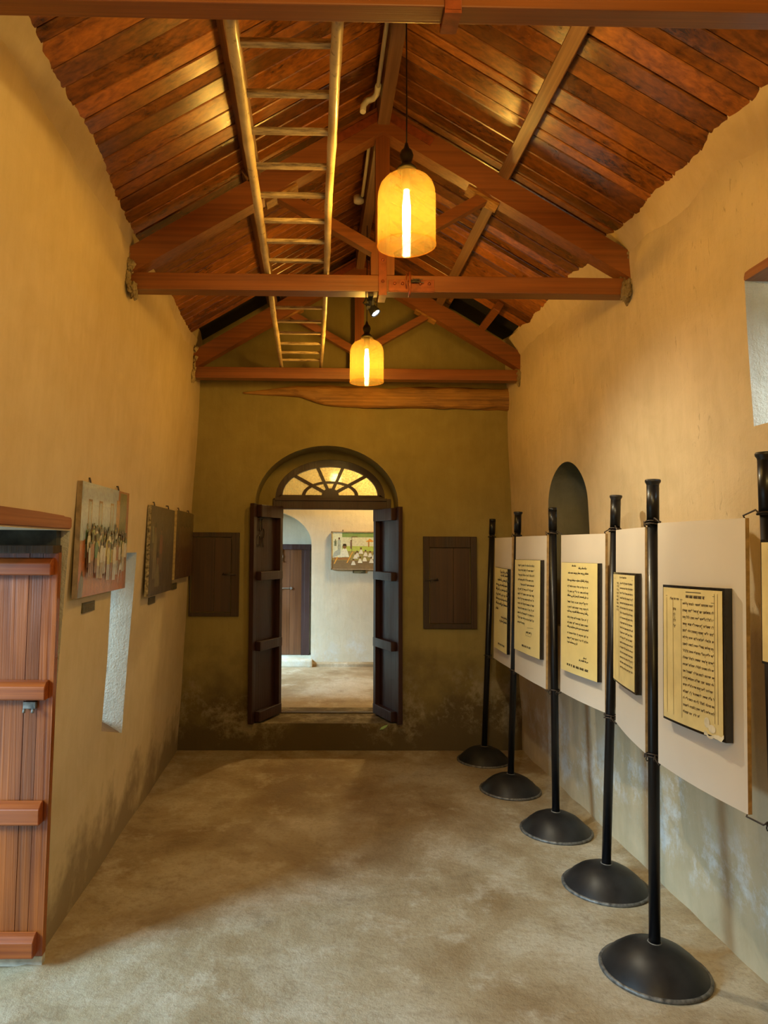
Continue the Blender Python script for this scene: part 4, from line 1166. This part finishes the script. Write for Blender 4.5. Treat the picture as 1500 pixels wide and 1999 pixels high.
        for k in range(5): scribble(bm, 0.045, 0.37, H - 0.125 - 0.034 * k, 0.019, r, 'cursive', Q, off, 0.0030)
        scribble(bm, 0.04, 0.11, H - 0.30, 0.018, r, 'cursive', Q, off, 0.0028)
        scribble(bm, 0.19, 0.36, H - 0.35, 0.016, r, 'cursive', Q, off, 0.0026); scribble(bm, 0.15, 0.35, H - 0.38, 0.020, r, 'cursive', Q, off, 0.0028)
        for a, b in ((0.12, 0.15), (0.165, 0.175), (0.19, 0.205), (0.22, 0.235), (0.25, 0.285)): scribble(bm, a, b + 0.005, 0.045, 0.012, r, 'print', Q, off, 0.0024)
    obj('handwriting', bm, M['ink'] if not tan else m_plain('faded_ink', (0.085, 0.055, 0.025), 0.6, 0, 0.1, 10, 0), t)
    if len(ink.verts): obj('ruled_lines', ink, M['inkb'], t)
    else: ink.free()
    if kind == 'ledger':   # chipped lower corner
        c = B(); prev = None
        rr = random.Random(2)
        pts = [(W - 0.10 + 0.012 * k, -0.004 + 0.008 * rr.random() + (0.0 if k < 8 else 0.012)) for k in range(9)]
        top = [(a, b + 0.006 + 0.010 * rr.random()) for a, b in pts]
        for k in range(8):
            c.faces.new([c.verts.new(Q(a, b, 0.0022)) for a, b in (pts[k], pts[k + 1], top[k + 1], top[k])])
        c.faces.new([c.verts.new(Q(W - 0.085 + 0.014 * math.cos(a_), 0.045 + 0.028 * math.sin(a_) * 0.6, 0.0023)) for a_ in [2 * PI * k / 12 for k in range(12)]])
        c.faces.new([c.verts.new(Q(W - 0.06 + 0.018 * math.cos(a_), 0.030 + 0.022 * math.sin(a_) * 0.6, 0.0024)) for a_ in [2 * PI * k / 12 for k in range(12)]])
        obj('torn_patch', c, M['chip'], t)
    return t

p1 = make_panel((1.375, 5.405), (1.375, 4.935), 1.716, 0.811, 'off-white panel farthest back, holding a slanted cursive letter', poles=((0, 0), (1, 1)), bow=0.004)
make_doc(p1[1], p1[2], 0.120, 0.505 - 0.05, 0.910, 1.500, 0.022, 'yellowish letter in slanted cursive, on the farthest back panel', 'letter1', border=0.002, skew=(-0.02, 0))
p2 = make_panel((1.368, 4.811), (1.385, 4.220), 1.718, 0.813, 'off-white panel second from the gable wall, with a dense script letter', poles=((0, 1), (1, 2)), bow=0.006)
make_doc(p2[1], p2[2], 0.075, 0.560, 0.975, 1.566, 0.024, 'yellow page of dense dark script on the second panel from the gable wall', 'letter2', border=0.002, skew=(0.01, 0))
p3 = make_panel((1.447, 4.150), (1.490, 3.619), 1.720, 0.816, 'off-white panel below the arched niche, with a bright yellow letter', poles=((0, 2), (1, 3)), bow=0.010)
make_doc(p3[1], p3[2], 0.075, 0.505, 0.958, 1.563, 0.024, 'bright yellow letter with wide margins on the panel below the arched niche', 'letter3', border=0.001, skew=(0.01, 0))
p4 = make_panel((1.446, 3.387), (1.347, 2.875), 1.733, 0.828, 'off-white panel partly hidden by the pole left of the largest panel', poles=((0, 3), (1, 4)), bow=0.008)
make_doc(p4[1], p4[2], 0.085, 0.480, 1.040, 1.535, 0.024, 'narrow looking ruled ledger page with black border beside the fourth pole stand', 'ledger2', border=0.009, tan=True, skew=(0.02, 0))
p5 = make_panel((1.322, 2.715), (1.345, 2.195), 1.744, 0.839, 'largest looking off-white panel at right, with a black edged ruled page', poles=((0, 4), (1, 5)), bow=0.014)
make_doc(p5[1], p5[2], 0.098, 0.462, 1.030, 1.514, 0.026, 'ruled ledger page with black border and chipped lower corner on the largest panel', 'ledger', border=0.009, tan=True, skew=(0.02, 0))
p6 = make_panel((1.332, 2.050), (1.34, 1.50), 1.744, 0.839, 'off-white panel cut off by the right edge of the photo', poles=((0, 5),), bow=0.008)
make_doc(p6[1], p6[2], 0.004, 0.42, 1.32, 1.675, 0.034, 'black edged document sliver at the right edge, overlapping the nearest pole', 'ledger2', border=0.008, tan=True)

# ------------------------------------------------------------------ room beyond the doorway
ZF = 0.225; FYW = 8.52
bm = B(); box(bm, -1.75, 2.4, 6.30, 9.0, ZF - 0.1, ZF - 0.002)
tag(obj('floor_beyond', bm, M['floor']), 'pale cement floor of the room beyond the doorway', kind='structure')
bm = grid_wall('y', FYW, 9.1, -1.75, 2.4, 0.1, 3.3, 0.15)
c1 = B(); prism(c1, archpoly(-0.625, 1.665, 0.585, 0.41, 0.30), 'y', 8.0, 8.86)
bm = cut(bm, [c1]); soften(bm)
tag(obj('wall_far', bm, M['wallF']), 'pale plastered wall of the room beyond, with an arched door recess', kind='structure')
bm = B(); prism(bm, [(FYW - 0.05, ZF - 0.01), (FYW - 0.045, ZF + 0.03), (FYW - 0.01, ZF + 0.05), (FYW + 0.01, ZF + 0.05), (FYW + 0.01, ZF - 0.01)], 'x', -1.7, 2.3)
tag(obj('trim_2', bm, M['floor']), 'low cement kerb along the far wall', kind='structure')
bm = B(); box(bm, -1.3, -0.02, FYW - 0.09, FYW + 0.35, ZF - 0.01, ZF + 0.085, bev=0.02)
tag(obj('trim_3', bm, M['wallF']), 'rounded cement step before the far door', kind='structure')
# side walls and ceiling of that room; opening to daylight on the left
bm = B(); box(bm, -1.78, -1.45, 6.2, 9.1, 0.1, 3.3)
c1 = B(); box(c1, -2.5, -1.0, 7.0, 8.25, ZF, 1.95)
bm = cut(bm, [c1]); tag(obj('wall_far_left', bm, M['wallF']), 'left wall of the room beyond with a doorway to daylight', kind='structure')
bm = B(); box(bm, 2.1, 2.4, 6.3, 9.1, 0.1, 3.3); tag(obj('wall_far_right', bm, M['wallF']), 'right wall of the room beyond', kind='structure')
bm = B(); box(bm, -1.75, 2.4, 6.3, 9.1, 3.2, 3.35); tag(obj('ceiling_far', bm, M['truss']), 'ceiling of the room beyond', kind='structure')

fd = empty('door_5', (-0.6, 8.82, 0.33), label='closed brown plank door in the arched recess of the room beyond', kind='structure')
bm = B(); lay = bm.loops.layers.float_color.new('rnd')
for a, b in zip((-1.05, -0.88, -0.70, -0.50, -0.305, -0.163), (-0.88, -0.70, -0.50, -0.305, -0.163)):
    c = (rnd.random(), rnd.random(), rnd.random(), 1)
    vs = box(bm, a + 0.001, b - 0.001, 8.80, 8.84, 0.315, 1.60)
    for f in {f for v in vs for f in v.link_faces}:
        for l in f.loops: l[lay] = c
obj('planks', bm, M['fardoor'], fd)
bm = B(); box(bm, -0.163, -0.062, 8.79, 8.87, 0.30, 1.64); box(bm, -1.16, -1.05, 8.79, 8.87, 0.30, 1.64); box(bm, -1.2, -0.05, 8.77, 8.87, 1.60, 1.665)
obj('door_frame', bm, M['maroon'], fd)
bm = B(); tube(bm, [(-0.60, 8.785, 1.125), (-0.27, 8.785, 1.125)], 0.008, 8)
for x in (-0.55, -0.42, -0.29): box(bm, x - 0.008, x + 0.008, 8.775, 8.80, 1.11, 1.14)
obj('slide_bolt', bm, M['brassy'], fd)
bm = B(); tube(bm, [(-0.405, 8.785, 1.63), (-0.405, 8.785, 1.46)], 0.009, 8); box(bm, -0.418, -0.392, 8.775, 8.80, 1.50, 1.53); lathe(bm, [(0, 0.015), (0.014, 0), (0, -0.015)], (-0.405, 8.775, 1.455), 10); 
obj('top_bolt', bm, M['brassy'], fd)

# painting on the far wall
w4, h4 = 0.80, 0.432
el = []
el.append(rect(0, w4, 0.0, 0.11, (0.20, 0.14, 0.07))); el.append(rect(0, w4, 0.10, 0.21, (0.30, 0.26, 0.08)))
el.append(rect(0.11, w4, 0.21, 0.30, (0.42, 0.52, 0.10))); el.append(rect(0.12, 0.52, 0.27, 0.38, (0.62, 0.62, 0.42))); el.append(rect(0.11, w4, 0.375, h4, (0.20, 0.32, 0.10)))
el.append(rect(0, 0.12, 0.13, h4, (0.66, 0.70, 0.50))); el.append(([(0, 0.13), (0.10, 0.17), (0.10, 0.25), (0.03, 0.20)], (0.35, 0.42, 0.38), 0))
el.append(rect(0.235, 0.305, 0.375, 0.385, (0.12, 0.08, 0.03))); el.append(rect(0.232, 0.238, 0.20, 0.385, (0.14, 0.1, 0.05)))
el.append(([(0.40, 0.32), (0.45, 0.36), (0.50, 0.33), (0.48, 0.32)], (0.65, 0.30, 0.05), 0)); el.append(rect(0.43, 0.445, 0.26, 0.33, (0.4, 0.2, 0.05)))
el.append(rect(0.02, 0.22, 0.105, 0.135, (0.34, 0.15, 0.05)))
for a, b in (((0.02, 0.06), (0.06, 0.14)), ((0.17, 0.07), (0.24, 0.20))):
    el.append(([(a[0], a[1]), (a[0] + 0.015, a[1]), (b[0] + 0.012, b[1]), (b[0], b[1])], (0.72, 0.36, 0.06), 0))
el += fig(0.04, 0.27, 0.08, (0.10, 0.16, 0.10), w=0.03); el += fig(0.085, 0.23, 0.14, (0.4, 0.45, 0.36), w=0.04)
el += fig(0.15, 0.14, 0.16, (0.74, 0.74, 0.58), sit=True, w=0.05)
for (u, v) in ((0.255, 0.045), (0.28, 0.12), (0.30, 0.14), (0.335, 0.07), (0.345, 0.18), (0.39, 0.09), (0.40, 0.15), (0.455, 0.14), (0.47, 0.07), (0.50, 0.12), (0.55, 0.06), (0.56, 0.14), (0.62, 0.1), (0.66, 0.15), (0.71, 0.08), (0.74, 0.14)):
    el += fig(u, v, 0.075, r.choice([(0.75, 0.74, 0.58), (0.66, 0.66, 0.48), (0.70, 0.68, 0.56)]), skin=(0.35, 0.2, 0.1), sit=True, w=0.025)
el += fig(0.225, 0.24, 0.10, (0.22, 0.15, 0.12), w=0.02)
t = empty('painting', (0.6, FYW, 1.374), label='colourful painting of a seated gathering on grass, in the room beyond', cat='painting', group='paintings hung on plaster walls')
def tf4(u, v, lift): return Vector((0.205 + u, FYW - 0.042 - lift, 1.376 + v))
bm = painting_mesh(tf4, w4, h4, el, (0.35, 0.36, 0.12)); obj('painted_canvas', bm, M['paintdull'], t)
bm = B()
for a in ((-0.012, 0.0, -0.01, h4 + 0.01), (w4, w4 + 0.012, -0.01, h4 + 0.01), (-0.012, w4 + 0.012, -0.012, 0), (-0.012, w4 + 0.012, h4, h4 + 0.012)):
    box(bm, 0.205 + a[0], 0.205 + a[1], FYW - 0.048, FYW - 0.012, 1.376 + a[2], 1.376 + a[3])
box(bm, 0.205, 0.205 + w4, FYW - 0.041, FYW - 0.012, 1.376, 1.376 + h4)
obj('thin_frame', bm, M['canvedge'], t)
bm = B(); tube(bm, [(0.335, FYW + 0.01, 1.84), (0.335, FYW - 0.03, 1.835), (0.335, FYW - 0.035, 1.80)], 0.005, 6); obj('nail_hook', bm, M['wire'], t)
bm = B(); box(bm, 0.455, 0.61, FYW - 0.012, FYW + 0.002, 1.325, 1.357)
o = tag(obj('label_plaque', bm, M['plaque']), 'small plaque below the colourful painting in the room beyond', 'plaque', 'small dark plaques below the paintings')
bm = B()
for k in range(3): box(bm, 0.47, 0.595 - 0.02 * k, FYW - 0.0128, FYW - 0.0118, 1.350 - 0.009 * k, 1.353 - 0.009 * k)
obj('printed_lines', bm, M['white'], o)

# ------------------------------------------------------------------ outside
bm = B(); box(bm, -30, -1.62, -25, 30, -0.2, -0.03); tag(obj('ground_paving', bm, M['earth']), 'pale paving outside the left doorway', kind='structure')
bm = B(); box(bm, 2.12, 30, -25, 30, -0.2, -0.03); tag(obj('ground_grass', bm, M['grass']), 'grass outside the right wall', kind='structure')

# ------------------------------------------------------------------ light
W = bpy.data.worlds.new('World'); S.world = W; W.use_nodes = True
bg = W.node_tree.nodes['Background']; bg.inputs[0].default_value = (0.55, 0.80, 1.0, 1); bg.inputs[1].default_value = 1.5

def area(name, loc, target, sx, sy, power, col):
    L = bpy.data.lights.new(name, 'AREA'); L.shape = 'RECTANGLE'; L.size = sx; L.size_y = sy; L.energy = power; L.color = col
    o = bpy.data.objects.new(name, L); COL.objects.link(o); o.location = loc
    o.rotation_euler = (Vector(target) - Vector(loc)).to_track_quat('-Z', 'Y').to_euler()
    return o
# daylight through the left doorway, low and from the left-front
area('daylight_doorway', (-5.2, 0.25, 3.0), (-0.6, 2.4, 0.3), 1.8, 1.2, 700, (0.46, 0.76, 1.0))
# daylight in the slot window, the high window, the niche
area('daylight_slot', (-2.2, 3.3, 1.5), (-1.1, 4.0, 0.9), 0.6, 0.9, 14, (0.66, 0.86, 1.0))
area('daylight_high_window', (2.5, 1.7, 2.9), (1.7, 2.5, 2.3), 0.8, 0.6, 45, (0.68, 0.86, 1.0))
# daylight into the far room
area('daylight_far_room', (-2.5, 6.9, 2.3), (0.3, 8.5, 0.5), 1.0, 1.0, 480, (0.46, 0.75, 1.0))
def point(name, loc, p, col, r=0.05):
    L = bpy.data.lights.new(name, 'POINT'); L.energy = p; L.color = col; L.shadow_soft_size = r
    o = bpy.data.objects.new(name, L); COL.objects.link(o); o.location = loc; return o
point('far_room_lamp', (0.9, 8.0, 2.9), 115, (1.0, 0.72, 0.28), 0.1)
point('near_room_lamp', (0.35, 0.25, 2.80), 75, (1.0, 0.70, 0.22), 0.08)
def spot(name, loc, tgt, p, ang, col, blend=0.5, r=0.025):
    L = bpy.data.lights.new(name, 'SPOT'); L.energy = p; L.color = col; L.spot_size = R(ang); L.spot_blend = blend; L.shadow_soft_size = r
    o = bpy.data.objects.new(name, L); COL.objects.link(o); o.location = loc
    o.rotation_euler = (Vector(tgt) - Vector(loc)).to_track_quat('-Z', 'Y').to_euler(); return o
spot('spot_beam', hc + aim * 0.045, hc + aim, 98, 100, (1.0, 0.90, 0.66), 1.0)
spot('near_spot_beam', (0.30, 1.80, 2.88), (1.45, 4.15, 1.30), 80, 52, (1.0, 0.88, 0.62), 0.9)

# ------------------------------------------------------------------ camera
cam = bpy.data.cameras.new('camera'); co = bpy.data.objects.new('camera', cam); COL.objects.link(co); S.camera = co
F = 1386.0
cam.sensor_fit = 'VERTICAL'; cam.sensor_height = 36.0; cam.lens = 36.0 * F / 1999.0
cam.shift_x = 0.05515; cam.shift_y = -0.009566
cam.clip_start = 0.05
yaw, pitch, roll = R(1.0), R(3.5), R(0.35)
d = Vector((math.sin(yaw) * math.cos(pitch), math.cos(yaw) * math.cos(pitch), math.sin(pitch)))
r0 = Vector((math.cos(yaw), -math.sin(yaw), 0)); u0 = r0.cross(d)
rr_ = math.cos(roll) * r0 + math.sin(roll) * u0
uu_ = -math.sin(roll) * r0 + math.cos(roll) * u0
co.matrix_world = Matrix(((rr_.x, uu_.x, -d.x, 0), (rr_.y, uu_.y, -d.y, 0), (rr_.z, uu_.z, -d.z, 1.65), (0, 0, 0, 1)))

S.view_settings.view_transform = 'Standard'; S.view_settings.look = 'None'
S.view_settings.exposure = 0.0; S.view_settings.gamma = 1.0
S.view_settings.use_curve_mapping = False
S.cycles.use_denoising = True
S.cycles.max_bounces = 10; S.cycles.diffuse_bounces = 3; S.cycles.transparent_max_bounces = 12
S.cycles.sample_clamp_indirect = 8
S.cycles.caustics_reflective = False; S.cycles.caustics_refractive = False
